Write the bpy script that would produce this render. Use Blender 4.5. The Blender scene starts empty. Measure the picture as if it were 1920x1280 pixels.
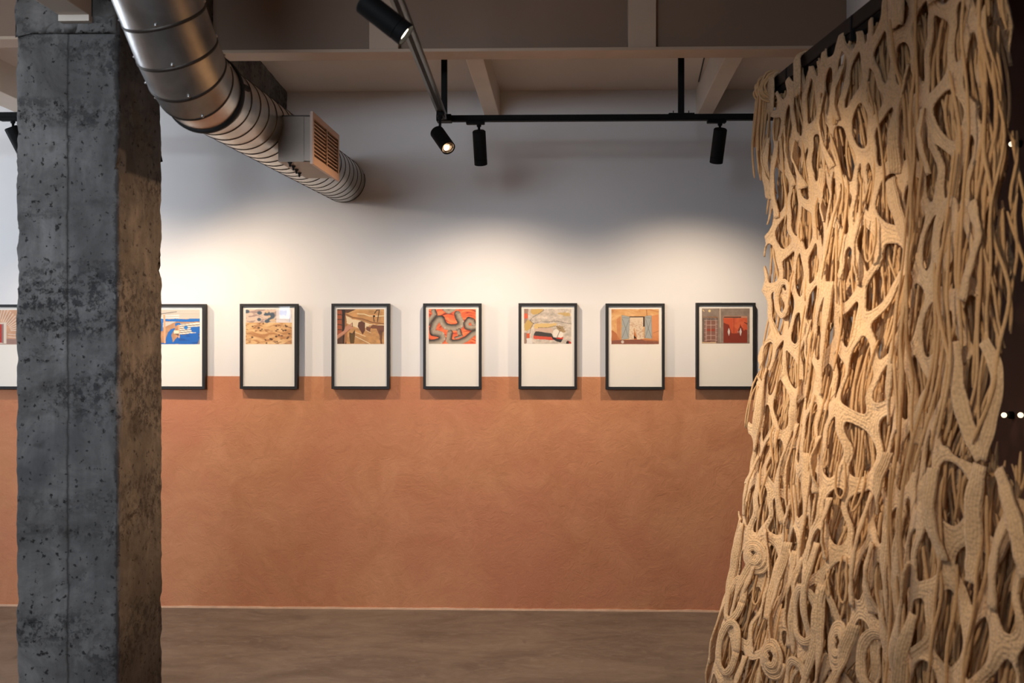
import bpy, bmesh, math, random
import numpy as np
from mathutils import Vector, Matrix, noise as mn

# ------------------------------------------------------------------ camera
F = 1800.0            # focal length in pixels of the 1920 px wide frame
HZ = 590.0            # horizon row
VX = 1008.0           # vanishing column of the wall normal
HC = 1.515            # camera height
D = 4.93              # distance to the picture wall
YAW = math.atan((VX - 960.0) / F)
scene = bpy.context.scene
COL = scene.collection

def at(px, py, Y):
    cx = (px - 960.0) / F; cz = -(py - HZ) / F
    dx = math.cos(YAW) * cx - math.sin(YAW); dy = math.sin(YAW) * cx + math.cos(YAW)
    t = Y / dy
    return Vector((dx * t, Y, HC + cz * t))

def atX(px, py, X):
    cx = (px - 960.0) / F; cz = -(py - HZ) / F
    dx = math.cos(YAW) * cx - math.sin(YAW); dy = math.sin(YAW) * cx + math.cos(YAW)
    t = X / dx
    return Vector((X, dy * t, HC + cz * t))

cd = bpy.data.cameras.new('camera'); cam = bpy.data.objects.new('camera', cd); COL.objects.link(cam)
cam.location = (0, 0, HC); cam.rotation_euler = (math.pi / 2, 0, YAW)
cd.sensor_width = 36; cd.lens = 36 * F / 1920; cd.shift_y = -(640 - HZ) / 1920
cd.dof.use_dof = True; cd.dof.focus_distance = 4.8; cd.dof.aperture_fstop = 4.5
cd.clip_start = 0.05
scene.camera = cam

# ------------------------------------------------------------------ world and light
w = bpy.data.worlds.new('world'); scene.world = w; w.use_nodes = True
bg = w.node_tree.nodes['Background']; bg.inputs[0].default_value = (0.55, 0.72, 1.0, 1); bg.inputs[1].default_value = 0.8
scene.view_settings.view_transform = 'Standard'; scene.view_settings.look = 'None'
scene.view_settings.exposure = 0.0; scene.view_settings.gamma = 1.0; scene.view_settings.use_curve_mapping = False

def area(name, loc, target, sx, sy, power, color, spread=180):
    l = bpy.data.lights.new(name, 'AREA'); l.shape = 'RECTANGLE'; l.size = sx; l.size_y = sy
    l.energy = power; l.color = color; l.spread = math.radians(spread)
    o = bpy.data.objects.new(name, l); COL.objects.link(o); o.location = loc
    o.rotation_euler = (Vector(target) - Vector(loc)).to_track_quat('-Z', 'Y').to_euler()
    return o
# daylight entering through the two windows of the room (behind and to the left of the camera)
area('daylight_left_window', (-4.19, 3.9, 2.05), (0.0, 3.9, 2.05), 1.16, 0.86, 22, (0.80, 0.89, 1.0))
area('daylight_rear_window', (-3.05, -1.47, 1.72), (-1.9, 3.1, 1.5), 0.6, 0.5, 1.6, (0.78, 0.88, 1.0), 90)
area('daylight_rear_strip_window', (-2.3, -1.45, 2.35), (-2.3, 3.1, 1.5), 3.0, 0.7, 34, (0.76, 0.87, 1.0), 74)
WARM = (1.0, 0.79, 0.58)

# ------------------------------------------------------------------ helpers
def tag(o, label=None, cat=None, group=None, kind=None):
    if label: o['label'] = label
    if cat: o['category'] = cat
    if group: o['group'] = group
    if kind: o['kind'] = kind
    return o

def empty(name, loc, label=None, cat=None, group=None):
    o = bpy.data.objects.new(name, None); COL.objects.link(o); o.location = loc
    o.empty_display_size = 0.05
    return tag(o, label, cat, group)

def link(name, me, mats, parent=None, smooth=False):
    o = bpy.data.objects.new(name, me); COL.objects.link(o)
    if not isinstance(mats, (list, tuple)): mats = [mats]
    for m in mats: me.materials.append(m)
    if smooth:
        me.polygons.foreach_set('use_smooth', [True] * len(me.polygons))
    if parent is not None:
        o.parent = parent
        o.location = -Vector(parent.location)      # meshes are written in world coordinates
    return o

def from_bm(name, bm, mats, parent=None, smooth=False):
    me = bpy.data.meshes.new(name); bm.normal_update(); bm.to_mesh(me); bm.free()
    return link(name, me, mats, parent, smooth)

def from_np(name, V, Fc, mats, parent=None, smooth=True, attr=None):
    me = bpy.data.meshes.new(name)
    me.from_pydata(np.asarray(V, float).tolist(), [], [tuple(int(i) for i in f) for f in Fc]); me.update()
    if attr is not None:
        a = me.attributes.new('row', 'FLOAT', 'POINT'); a.data.foreach_set('value', np.asarray(attr, np.float32))
    return link(name, me, mats, parent, smooth)

def recentre(o):
    """put the origin of a top-level mesh in the middle of its base"""
    me = o.data; n = len(me.vertices); c = np.empty(n * 3); me.vertices.foreach_get('co', c); c = c.reshape(-1, 3)
    p = Vector(((c[:, 0].min() + c[:, 0].max()) / 2, (c[:, 1].min() + c[:, 1].max()) / 2, c[:, 2].min()))
    me.transform(Matrix.Translation(-p)); o.location = p
    return o

def bx(bm, lo, hi, mi=0, bevel=0.0):
    lo = Vector(lo); hi = Vector(hi)
    r = bmesh.ops.create_cube(bm, size=1.0, matrix=Matrix.Translation((lo + hi) / 2) @ Matrix.Diagonal((*(hi - lo), 1)))
    fs = {f for v in r['verts'] for f in v.link_faces}
    for f in fs: f.material_index = mi
    if bevel > 0:
        es = {e for v in r['verts'] for e in v.link_edges}
        bmesh.ops.bevel(bm, geom=list(es), offset=bevel, segments=2, affect='EDGES', profile=0.5)

def hexa(bm, p):
    """eight corners: bottom four then top four"""
    v = [bm.verts.new(q) for q in p]
    for f in ((3, 2, 1, 0), (4, 5, 6, 7), (0, 1, 5, 4), (1, 2, 6, 5), (2, 3, 7, 6), (3, 0, 4, 7)):
        bm.faces.new([v[i] for i in f])

def bar(bm, a, b, wd, ht, up=Vector((0, 0, 1)), bevel=0.0):
    a = Vector(a); b = Vector(b); d = (b - a).normalized()
    s = d.cross(up).normalized(); u = s.cross(d).normalized()
    P = []
    for q in (a, b):
        for sx, sz in ((-1, -1), (1, -1), (1, 1), (-1, 1)):
            P.append(q + s * sx * wd / 2 + u * sz * ht / 2)
    v = [bm.verts.new(q) for q in P]
    fs = [bm.faces.new([v[i] for i in f]) for f in ((3, 2, 1, 0), (4, 5, 6, 7), (0, 1, 5, 4), (1, 2, 6, 5), (2, 3, 7, 6), (3, 0, 4, 7))]
    if bevel > 0:
        bmesh.ops.bevel(bm, geom=list({e for f in fs for e in f.edges}), offset=bevel, segments=2, affect='EDGES')

def lathe(bm, origin, axis, prof, seg=32, ref=None):
    """prof: list of (distance along axis, radius)"""
    axis = Vector(axis).normalized(); q = axis.to_track_quat('Z', 'Y')
    rings = []
    for (t, r) in prof:
        rings.append([bm.verts.new(Vector(origin) + q @ Vector((r * math.cos(k * 2 * math.pi / seg), r * math.sin(k * 2 * math.pi / seg), t))) for k in range(seg)])
    for a, b in zip(rings, rings[1:]):
        for k in range(seg):
            bm.faces.new((a[k], a[(k + 1) % seg], b[(k + 1) % seg], b[k]))
    return rings

# ------------------------------------------------------------------ materials
def lin(c):
    return tuple(((x / 255) / 12.92 if x / 255 <= 0.04045 else ((x / 255 + 0.055) / 1.055) ** 2.4) for x in c) + (1.0,)

class NT:
    def __init__(s, name):
        s.m = bpy.data.materials.new(name); s.m.use_nodes = True
        s.t = s.m.node_tree; s.b = s.t.nodes['Principled BSDF']
    def n(s, typ, **kw):
        nd = s.t.nodes.new(typ)
        for k, v in kw.items():
            if k in nd.inputs.keys() if isinstance(k, str) else False: pass
            setattr(nd, k, v)
        return nd
    def l(s, a, b): s.t.links.new(a, b)
    def set(s, nd, **kw):
        for k, v in kw.items(): nd.inputs[k.replace('_', ' ')].default_value = v
        return nd
    def coord(s, kind='Object', scale=None):
        c = s.n('ShaderNodeTexCoord'); o = c.outputs[kind]
        if scale:
            mp = s.n('ShaderNodeMapping'); mp.inputs['Scale'].default_value = scale; s.l(o, mp.inputs[0]); o = mp.outputs[0]
        return o
    def noise(s, scale, detail=4, rough=0.55, co=None, dist=0.0):
        nd = s.n('ShaderNodeTexNoise'); nd.inputs['Scale'].default_value = scale; nd.inputs['Detail'].default_value = detail
        nd.inputs['Roughness'].default_value = rough; nd.inputs['Distortion'].default_value = dist
        if co is not None: s.l(co, nd.inputs['Vector'])
        return nd.outputs['Fac']
    def ramp(s, fac, stops):
        r = s.n('ShaderNodeValToRGB'); e = r.color_ramp.elements
        while len(e) < len(stops): e.new(0.5)
        for i, (p, c) in enumerate(stops):
            e[i].position = p; e[i].color = c if len(c) == 4 else (*c, 1)
        s.l(fac, r.inputs[0]); return r.outputs[0]
    def mix(s, fac, a, b, mode='MIX'):
        m = s.n('ShaderNodeMix'); m.data_type = 'RGBA'; m.blend_type = mode
        if isinstance(fac, float): m.inputs[0].default_value = fac
        else: s.l(fac, m.inputs[0])
        for i, x in ((6, a), (7, b)):
            if isinstance(x, tuple): m.inputs[i].default_value = x
            else: s.l(x, m.inputs[i])
        return m.outputs[2]
    def math(s, op, a, b=None):
        m = s.n('ShaderNodeMath'); m.operation = op
        for i, x in ((0, a), (1, b)):
            if x is None: continue
            if isinstance(x, (int, float)): m.inputs[i].default_value = x
            else: s.l(x, m.inputs[i])
        return m.outputs[0]
    def base(s, c):
        if isinstance(c, tuple): s.b.inputs['Base Color'].default_value = c
        else: s.l(c, s.b.inputs['Base Color'])
    def bump(s, h, strength=0.3, dist=0.01, prev=None):
        b = s.n('ShaderNodeBump'); b.inputs['Strength'].default_value = strength; b.inputs['Distance'].default_value = dist
        s.l(h, b.inputs['Height'])
        if prev is not None: s.l(prev, b.inputs['Normal'])
        s.l(b.outputs[0], s.b.inputs['Normal']); return b.outputs[0]

BW = lambda a: (a, a, a, 1)

def simple(name, rgb, rough=0.5, metal=0.0, var=0.06, scale=6.0, bump=0.0):
    t = NT(name); c = lin(rgb)
    co = t.coord()
    n = t.noise(scale, 4, 0.6, co)
    d = tuple(max(0, x * (1 - var * 2)) for x in c[:3]) + (1,)
    e = tuple(min(1, x * (1 + var * 2)) for x in c[:3]) + (1,)
    t.base(t.ramp(n, [(0.3, d), (0.7, e)]))
    t.b.inputs['Roughness'].default_value = rough; t.b.inputs['Metallic'].default_value = metal
    if bump: t.bump(t.noise(scale * 14, 3, 0.6, co), bump, 0.004)
    return t.m

M = {}
M['wall_white'] = simple('painted white plaster wall', (224, 221, 219), 0.85, 0, 0.012, 2.0, 0.06)
M['ceil_white'] = simple('painted ceiling boards', (208, 194, 181), 0.8, 0, 0.02, 2.0, 0.05)
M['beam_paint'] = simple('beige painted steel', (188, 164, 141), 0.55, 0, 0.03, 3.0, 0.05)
M['web_brown'] = simple('brown grey steel web', (134, 108, 88), 0.6, 0, 0.03, 3.0, 0.05)  # web toned darker and browner than flange and stiffeners
M['joist_paint'] = simple('white painted timber', (212, 198, 183), 0.7, 0, 0.03, 5.0, 0.08)
M['black'] = simple('black powder coated metal', (8, 8, 8), 0.7, 0.0, 0.05, 20); M['black'].node_tree.nodes['Principled BSDF'].inputs['Specular IOR Level'].default_value = 0.22
M['frame_black'] = simple('black stained frame wood', (17, 13, 12), 0.6, 0, 0.08, 30, 0.05)
M['mat_board'] = simple('off white mat board', (238, 232, 222), 0.9, 0, 0.005, 4)
M['wood_dark'] = simple('dark stained rail', (30, 20, 17), 0.5, 0, 0.12, 25, 0.1)
M['grille'] = simple('beige enamelled grille', (196, 164, 140), 0.45, 0, 0.02, 10)
M['right_wall'] = simple('dark oxblood plaster', (58, 30, 20), 0.85, 0, 0.08, 4, 0.1)
M['window_frame'] = simple('white window frame', (220, 220, 218), 0.5)
M['base_plaster'] = simple('pale plaster edge', (196, 160, 134), 0.9, 0, 0.08, 12, 0.2)

def terracotta():
    t = NT('terracotta clay plaster'); co = t.coord()
    big = t.noise(1.3, 5, 0.6, co, 0.6); mid = t.noise(4, 8, 0.7, co, 0.8)
    c = t.mix(t.ramp(mid, [(0.32, BW(0)), (0.70, BW(1))]), lin((184, 122, 84)), lin((205, 144, 104)))
    c = t.mix(t.math('MULTIPLY', t.ramp(big, [(0.40, BW(0)), (0.62, BW(1))]), 0.55), c, lin((188, 117, 88)))
    sp = t.noise(60, 3, 0.6, co); c = t.mix(t.ramp(sp, [(0.70, BW(0)), (0.78, BW(0.35))]), c, lin((140, 82, 58)))
    t.base(c); t.b.inputs['Roughness'].default_value = 0.92
    # trowel marks: strongly distorted bands plus grain
    tr = t.noise(13, 8, 0.72, co, 1.8); gr = t.noise(85, 4, 0.7, co)
    h = t.math('ADD', t.math('MULTIPLY', tr, 1.0), t.math('MULTIPLY', gr, 0.35))
    t.bump(h, 0.42, 0.011)
    return t.m
M['terracotta'] = terracotta()

def floor_mat():
    t = NT('polished concrete floor'); co = t.coord(); st = t.coord('Object', (1.0, 2.4, 1))
    a = t.noise(2.2, 8, 0.65, st, 0.8); b = t.noise(14, 6, 0.7, st, 1.5)
    c = t.mix(t.ramp(a, [(0.3, BW(0)), (0.7, BW(1))]), lin((90, 78, 68)), lin((122, 108, 95)))
    c = t.mix(t.ramp(b, [(0.5, BW(0)), (0.68, BW(0.45))]), c, lin((140, 126, 112)))
    v = t.noise(5, 3, 0.5, t.coord('Object', (1.6, 0.5, 1))); c = t.mix(t.ramp(v, [(0.70, BW(0)), (0.76, BW(0.5))]), c, lin((62, 52, 45)))
    t.base(c)
    t.l(t.ramp(b, [(0.3, BW(0.42)), (0.7, BW(0.62))]), t.b.inputs['Roughness'])
    t.bump(t.noise(40, 4, 0.6, co), 0.08, 0.004)
    return t.m
M['floor'] = floor_mat()

def concrete(seam=None, corner=None):
    t = NT('rough board marked concrete'); co = t.coord(); ver = t.coord('Object', (9, 9, 0.9))
    a = t.noise(4.5, 8, 0.68, co, 0.5)
    c = t.ramp(a, [(0.28, lin((66, 62, 59))), (0.5, lin((102, 99, 96))), (0.72, lin((136, 132, 128)))])
    streak = t.noise(3.0, 5, 0.6, ver); c = t.mix(t.ramp(streak, [(0.35, BW(0.35)), (0.6, BW(0))]), c, lin((70, 66, 63)))
    # dark sooty blotches, stronger in bands that run across the pour lines
    band = t.noise(1.0, 3, 0.5, t.coord('Object', (1.2, 1.2, 5.5)), 0.4)
    gr = t.noise(30, 9, 0.8, co, 0.15)
    blot = t.math('MULTIPLY', t.ramp(band, [(0.48, BW(0)), (0.62, BW(1))]), t.ramp(gr, [(0.50, BW(0)), (0.57, BW(1))]))
    c = t.mix(t.math('MULTIPLY', blot, 0.85), c, lin((34, 32, 34)))
    sp = t.noise(48, 5, 0.6, co); c = t.mix(t.ramp(sp, [(0.60, BW(0)), (0.65, BW(0.9))]), c, lin((30, 26, 24)))
    sp2 = t.noise(9, 2, 0.5, co); c = t.mix(t.ramp(sp2, [(0.68, BW(0)), (0.74, BW(0.75))]), c, lin((58, 50, 46)))
    if seam is not None:
        sx = t.n('ShaderNodeSeparateXYZ'); t.l(co, sx.inputs[0])
        wob = t.math('MULTIPLY', t.math('SUBTRACT', t.noise(5, 5, 0.7, t.coord('Object', (0.1, 0.1, 2.0))), 0.5), 0.012)
        e = t.math('ABSOLUTE', t.math('SUBTRACT', t.math('ADD', sx.outputs[0], wob), seam))
        c = t.mix(t.ramp(e, [(0.0012, BW(0.9)), (0.0050, BW(0))]), c, lin((38, 32, 28)))
        rg = t.math('MULTIPLY', t.math('SUBTRACT', t.noise(22, 7, 0.75, co), 0.42), 0.05)
        e2 = t.math('SUBTRACT', t.math('MAXIMUM', t.math('ABSOLUTE', t.math('SUBTRACT', sx.outputs[0], corner)), t.math('ABSOLUTE', t.math('SUBTRACT', sx.outputs[1], 3.10))), rg)
        c = t.mix(t.ramp(e2, [(0.004, BW(0.85)), (0.010, BW(0))]), c, lin((44, 36, 32)))
        tone = t.math('GREATER_THAN', sx.outputs[0], seam)
        c = t.mix(t.math('MULTIPLY', tone, 0.22), c, lin((70, 68, 68)))
        bl = t.noise(3.2, 3, 0.5, co, 0.3); c = t.mix(t.ramp(bl, [(0.60, BW(0)), (0.72, BW(0.6))]), c, lin((54, 52, 54)))
    t.base(c); t.b.inputs['Roughness'].default_value = 0.9
    h = t.math('SUBTRACT', t.math('MULTIPLY', t.noise(34, 8, 0.75, co), 0.7), t.math('ADD', t.math('MULTIPLY', t.ramp(sp, [(0.62, BW(0)), (0.7, BW(1))]), 0.8), t.math('MULTIPLY', blot, 0.5)))
    t.bump(h, 0.6, 0.012)
    return t.m
M['concrete'] = concrete()

def steel(name, spiral=False):
    t = NT(name); co = t.coord()
    n = t.noise(7, 5, 0.6, co, 0.4); fine = t.noise(60, 4, 0.7, t.coord('Object', (1, 0.15, 1)))
    c = t.mix(t.ramp(n, [(0.3, BW(0)), (0.7, BW(1))]), lin((170, 168, 166)), lin((206, 203, 198)))
    t.base(c); t.b.inputs['Metallic'].default_value = 0.95
    t.l(t.ramp(n, [(0.25, BW(0.27)), (0.75, BW(0.42))]), t.b.inputs['Roughness'])
    t.bump(t.math('ADD', fine, t.noise(9, 2, 0.5, co)), 0.05, 0.01)
    return t.m
M['steel'] = steel('galvanised duct steel')
M['seam'] = simple('dark duct seam', (70, 62, 56), 0.5, 0.7)
M['rubber'] = simple('black rubber gasket', (14, 13, 13), 0.7)

def yarn(name, rgb, rgb2, rows):
    t = NT(name); co = t.coord()
    n = t.noise(3.0, 4, 0.6, co)
    c = t.mix(t.ramp(n, [(0.3, BW(0)), (0.7, BW(1))]), lin(rgb), lin(rgb2))
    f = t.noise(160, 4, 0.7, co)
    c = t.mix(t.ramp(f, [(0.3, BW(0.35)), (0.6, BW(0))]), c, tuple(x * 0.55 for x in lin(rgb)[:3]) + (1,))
    t.b.inputs['Roughness'].default_value = 0.95
    t.b.inputs['Sheen Weight'].default_value = 0.25
    if rows:
        at_ = t.n('ShaderNodeAttribute'); at_.attribute_name = 'row'
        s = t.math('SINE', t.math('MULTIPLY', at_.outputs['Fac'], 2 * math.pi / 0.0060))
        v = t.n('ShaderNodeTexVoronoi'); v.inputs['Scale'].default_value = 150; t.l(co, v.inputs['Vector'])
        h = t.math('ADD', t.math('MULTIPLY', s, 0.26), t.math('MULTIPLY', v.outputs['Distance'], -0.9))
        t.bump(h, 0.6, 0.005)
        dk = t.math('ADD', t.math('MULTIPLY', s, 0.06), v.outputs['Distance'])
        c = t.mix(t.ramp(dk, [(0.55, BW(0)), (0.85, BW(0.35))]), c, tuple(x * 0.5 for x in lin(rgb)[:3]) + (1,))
    else:
        at_ = t.n('ShaderNodeAttribute'); at_.attribute_name = 'row'
        s = t.math('SINE', t.math('MULTIPLY', at_.outputs['Fac'], 6.2832))
        t.bump(t.math('ADD', t.math('MULTIPLY', s, 0.25), f), 0.4, 0.002)
    t.base(c)
    return t.m
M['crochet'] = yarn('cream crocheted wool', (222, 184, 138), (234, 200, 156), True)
M['strand'] = yarn('shade toned cream wool yarn', (206, 162, 110), (224, 186, 136), False)  # darker golden tone puts the weaker light among the strands into the colour

def vcol():
    t = NT('printed photograph'); a = t.n('ShaderNodeAttribute'); a.attribute_name = 'ink'
    t.base(a.outputs['Color']); t.b.inputs['Roughness'].default_value = 0.6
    return t.m
M['print'] = vcol()

def glass():
    t = NT('picture glass'); t.t.nodes.remove(t.b)
    out = t.t.nodes['Material Output']
    tr = t.n('ShaderNodeBsdfTransparent'); gl = t.n('ShaderNodeBsdfGlossy'); gl.inputs['Roughness'].default_value = 0.02
    lw = t.n('ShaderNodeLayerWeight'); lw.inputs['Blend'].default_value = 0.5
    mx = t.n('ShaderNodeMixShader'); t.l(t.math('ADD', t.math('MULTIPLY', t.math('POWER', lw.outputs['Facing'], 5.0), 0.9), 0.035), mx.inputs[0]); t.l(tr.outputs[0], mx.inputs[1]); t.l(gl.outputs[0], mx.inputs[2])
    t.l(mx.outputs[0], out.inputs[0]); return t.m
M['glass'] = glass()

def emit(name, rgb, s):
    t = NT(name); t.base((*rgb, 1)); t.b.inputs['Emission Color'].default_value = (*rgb, 1); t.b.inputs['Emission Strength'].default_value = s
    return t.m
M['lens'] = emit('lit lamp lens', (1.0, 0.86, 0.66), 9.0)
M['bulb'] = emit('small lit bulb', (1.0, 0.80, 0.55), 1.6)
M['foil'] = simple('crumpled reflector foil', (210, 190, 165), 0.25, 0.9, 0.1, 60, 0.6)

# ------------------------------------------------------------------ room shell
LX, RX, BY = -4.2, 1.75, -1.5
def struct(o): o['kind'] = 'structure'; return recentre(o)

bm = bmesh.new(); bx(bm, (LX - .2, BY - .2, -0.1), (RX + .2, D + .2, 0.0)); struct(from_bm('floor', bm, M['floor']))

PAINT = at(960, 706, D).z
bm = bmesh.new()
bx(bm, (LX, D, PAINT), (RX, D + .2, 3.2), 0)
struct(from_bm('wall_back', bm, [M['wall_white']]))
# lower clay plaster coat, a few millimetres proud of the paint, with a hand cut top edge
nx = 300; V = []; Fc = []
for i in range(nx + 1):
    x = LX + (RX - LX) * i / nx
    z = PAINT + 0.0016 * mn.noise(Vector((x * 9, 0, 0))) + 0.0012 * mn.noise(Vector((x * 40, 3, 0)))
    V += [(x, D - .004, 0), (x, D - .004, z), (x, D + .2, z), (x, D + .2, 0)]
for i in range(nx):
    a = i * 4; b = a + 4
    for k in range(4): Fc.append((a + k, a + (k + 1) % 4, b + (k + 1) % 4, b + k))
Fc += [(0, 3, 2, 1), (nx * 4, nx * 4 + 1, nx * 4 + 2, nx * 4 + 3)]
o = from_np('wall_back', V, Fc, M['terracotta'], smooth=False); struct(o); o.name = 'wall_back_lower'
V = []; Fc = []
for i in range(nx + 1):
    x = LX + (RX - LX) * i / nx
    z = 0.009 + 0.004 * mn.noise(Vector((x * 7, 9, 0))) + 0.002 * mn.noise(Vector((x * 33, 3, 5)))
    y = D - .012 - 0.004 * mn.noise(Vector((x * 5, 1, 2)))
    V += [(x, y, 0), (x, y + .003, z), (x, D - .004, z), (x, D - .004, 0)]
for i in range(nx):
    a = i * 4; b = a + 4
    for k in range(4): Fc.append((a + k, a + (k + 1) % 4, b + (k + 1) % 4, b + k))
o = from_np('baseboard_back', V, Fc, M['base_plaster'], smooth=False); struct(o)

def wall_x(name, x0, x1, y0, y1, z1, hole=None, mat='wall_white'):
    bm = bmesh.new()
    if hole is None: bx(bm, (x0, y0, 0), (x1, y1, z1))
    else:
        a0, a1, h0, h1 = hole
        if x1 - x0 < y1 - y0:
            bx(bm, (x0, y0, 0), (x1, a0, z1)); bx(bm, (x0, a1, 0), (x1, y1, z1)); bx(bm, (x0, a0, 0), (x1, a1, h0)); bx(bm, (x0, a0, h1), (x1, a1, z1))
        else:
            bx(bm, (x0, y0, 0), (a0, y1, z1)); bx(bm, (a1, y0, 0), (x1, y1, z1)); bx(bm, (a0, y0, 0), (a1, y1, h0)); bx(bm, (a0, y0, h1), (a1, y1, z1))
    return struct(from_bm(name, bm, M[mat]))
wall_x('wall_left', LX - .2, LX, BY, D, 3.2, (3.3, 4.5, 1.6, 2.5))
wall_x('wall_right', RX, RX + .2, BY, D, 3.2, None, 'right_wall')
bm = bmesh.new()
for lo_, hi_ in (((LX, 0), (RX, 1.45)), ((LX, 1.45), (-3.36, 1.98)), ((-2.74, 1.45), (RX, 1.98)), ((LX, 1.98), (-3.85, 2.72)), ((-.75, 1.98), (RX, 2.72)), ((LX, 2.72), (RX, 3.2))):
    bx(bm, (lo_[0], BY - .2, lo_[1]), (hi_[0], BY, hi_[1]))
struct(from_bm('wall_front', bm, M['wall_white']))
def window(name, c, half, hz, axis):
    bm = bmesh.new(); t = 0.03
    for s in (-1, 0, 1):
        if axis == 'y': bx(bm, (c[0] - t, c[1] + s * half - t, c[2] - hz), (c[0] + t, c[1] + s * half + t, c[2] + hz))
        else: bx(bm, (c[0] + s * half - t, c[1] - t, c[2] - hz), (c[0] + s * half + t, c[1] + t, c[2] + hz))
    for s in (-1, 0, 1):
        if axis == 'y': bx(bm, (c[0] - t, c[1] - half, c[2] + s * hz - t), (c[0] + t, c[1] + half, c[2] + s * hz + t))
        else: bx(bm, (c[0] - half, c[1] - t, c[2] + s * hz - t), (c[0] + half, c[1] + t, c[2] + s * hz + t))
    struct(from_bm(name, bm, M['window_frame']))
window('window_1', (LX - .12, 3.9, 2.05), .57, 0.42, 'y')
window('window_2', (-3.05, BY - .12, 1.715), 0.28, 0.235, 'x')
window('window_3', (-2.3, BY - .12, 2.35), 1.52, 0.34, 'x')

# ceiling: slopes gently down to the picture wall, level on the camera side of the beam
CW = HC + (HZ - 170) / F * D
bm = bmesh.new()
zc = CW + 0.085
hexa(bm, [(LX, 3.815, zc), (RX, 3.815, zc), (RX, D, CW), (LX, D, CW), (LX, 3.815, 3.3), (RX, 3.815, 3.3), (RX, D, 3.3), (LX, D, 3.3)])
bx(bm, (LX, BY, 2.985), (RX, 3.815, 3.3))
struct(from_bm('ceiling', bm, M['ceil_white']))

# ------------------------------------------------------------------ steel beam, joists, concrete beam
BYN, BYF = 3.75, 3.87
bz = HC + 1.030
def ibeam(x0, x1, zb, label, stiff, shift=0.0):
    r = empty('steel_beam', ((x0 + x1) / 2, (BYN + BYF) / 2, zb), label, 'beam')
    bm = bmesh.new(); bx(bm, (x0, BYN, zb), (x1, BYF, zb + .013), 0, .002); from_bm('bottom_flange', bm, M['beam_paint'], r)
    bm = bmesh.new(); bx(bm, (x0, BYN + .05, zb + .013), (x1, BYN + .062, 2.98)); from_bm('web', bm, M['web_brown'], r)
    for (a, b) in stiff:
        bm = bmesh.new(); bx(bm, (a, BYN + .012, zb + .013), (b, BYN + .05, 2.98), 0, .002); from_bm('stiffener', bm, M['beam_paint'], r)
    return r
CBX0, CBX1 = -1.62, at(538, 200, D).x
xe = at(1595, 50, BYN).x
ibeam(CBX1, xe, bz, 'long beige painted steel beam crossing the room under the ceiling', [(at(691, 50, BYN).x, at(746, 50, BYN).x), (at(1178, 50, BYN).x, at(1231, 50, BYN).x)])
ibeam(LX, CBX0, HC + (HZ - 66) / F * BYN + .0, 'short steel beam left of the concrete column', [])

def joist(xa, xb, zw, zb_, y0=BYF, label='', wdn=0.076):
    bm = bmesh.new(); h = wdn / 2
    hexa(bm, [(xb - h, y0, zb_), (xb + h, y0, zb_), (xa + h, D, zw), (xa - h, D, zw),
              (xb - h, y0, zc + .0), (xb + h, y0, zc + .0), (xa + h, D, CW), (xa - h, D, CW)])
    bmesh.ops.bevel(bm, geom=[e for e in bm.edges], offset=.002, segments=1, affect='EDGES')
    o = from_bm('ceiling_joist', bm, M['joist_paint']); recentre(o)
    return tag(o, label, 'joist', 'white joists between beam and picture wall')
jz = HC + (HZ - 222) / F * D
def jx(pw, pn, ywn=112):
    xa = at(pw, 220, D).x
    pnr = at(pn, ywn, 4.12); dx = (pnr.x - xa) / (D - 4.12) * (D - BYF)
    zb_ = jz + (pnr.z - jz) / (D - 4.12) * (D - BYF)
    return xa, xa + dx, jz, zb_
a = jx(924, 890); joist(a[0], a[1], a[2], a[3], label='white joist above the left end of the lamp track')
a = jx(1319, 1371, 118); joist(a[0], a[1], a[2], a[3], label='white joist above the right lamp of the track')
joist(-2.56, -2.60, HC + 1.02, HC + 1.06, label='wide white joist left of the concrete column', wdn=0.16)
# hatch line beside the right joist
bm = bmesh.new()
p0 = at(1325, 118, 4.2); p1 = at(1303, 172, 4.85)
bar(bm, (p0.x, 4.1, zc - .022 - .0), (p1.x + .01, 4.8, CW + .010), .006, .006)
o = from_bm('trim_1', bm, M['seam']); struct(o)

# concrete downstand beam from the column to the wall
def rough_box(lo, hi, step, amp, chip, seed, seam=None):
    """closed loop around the long axis; returns verts / faces. long axis = 2 (z) or 1 (y)"""
    return None

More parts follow.
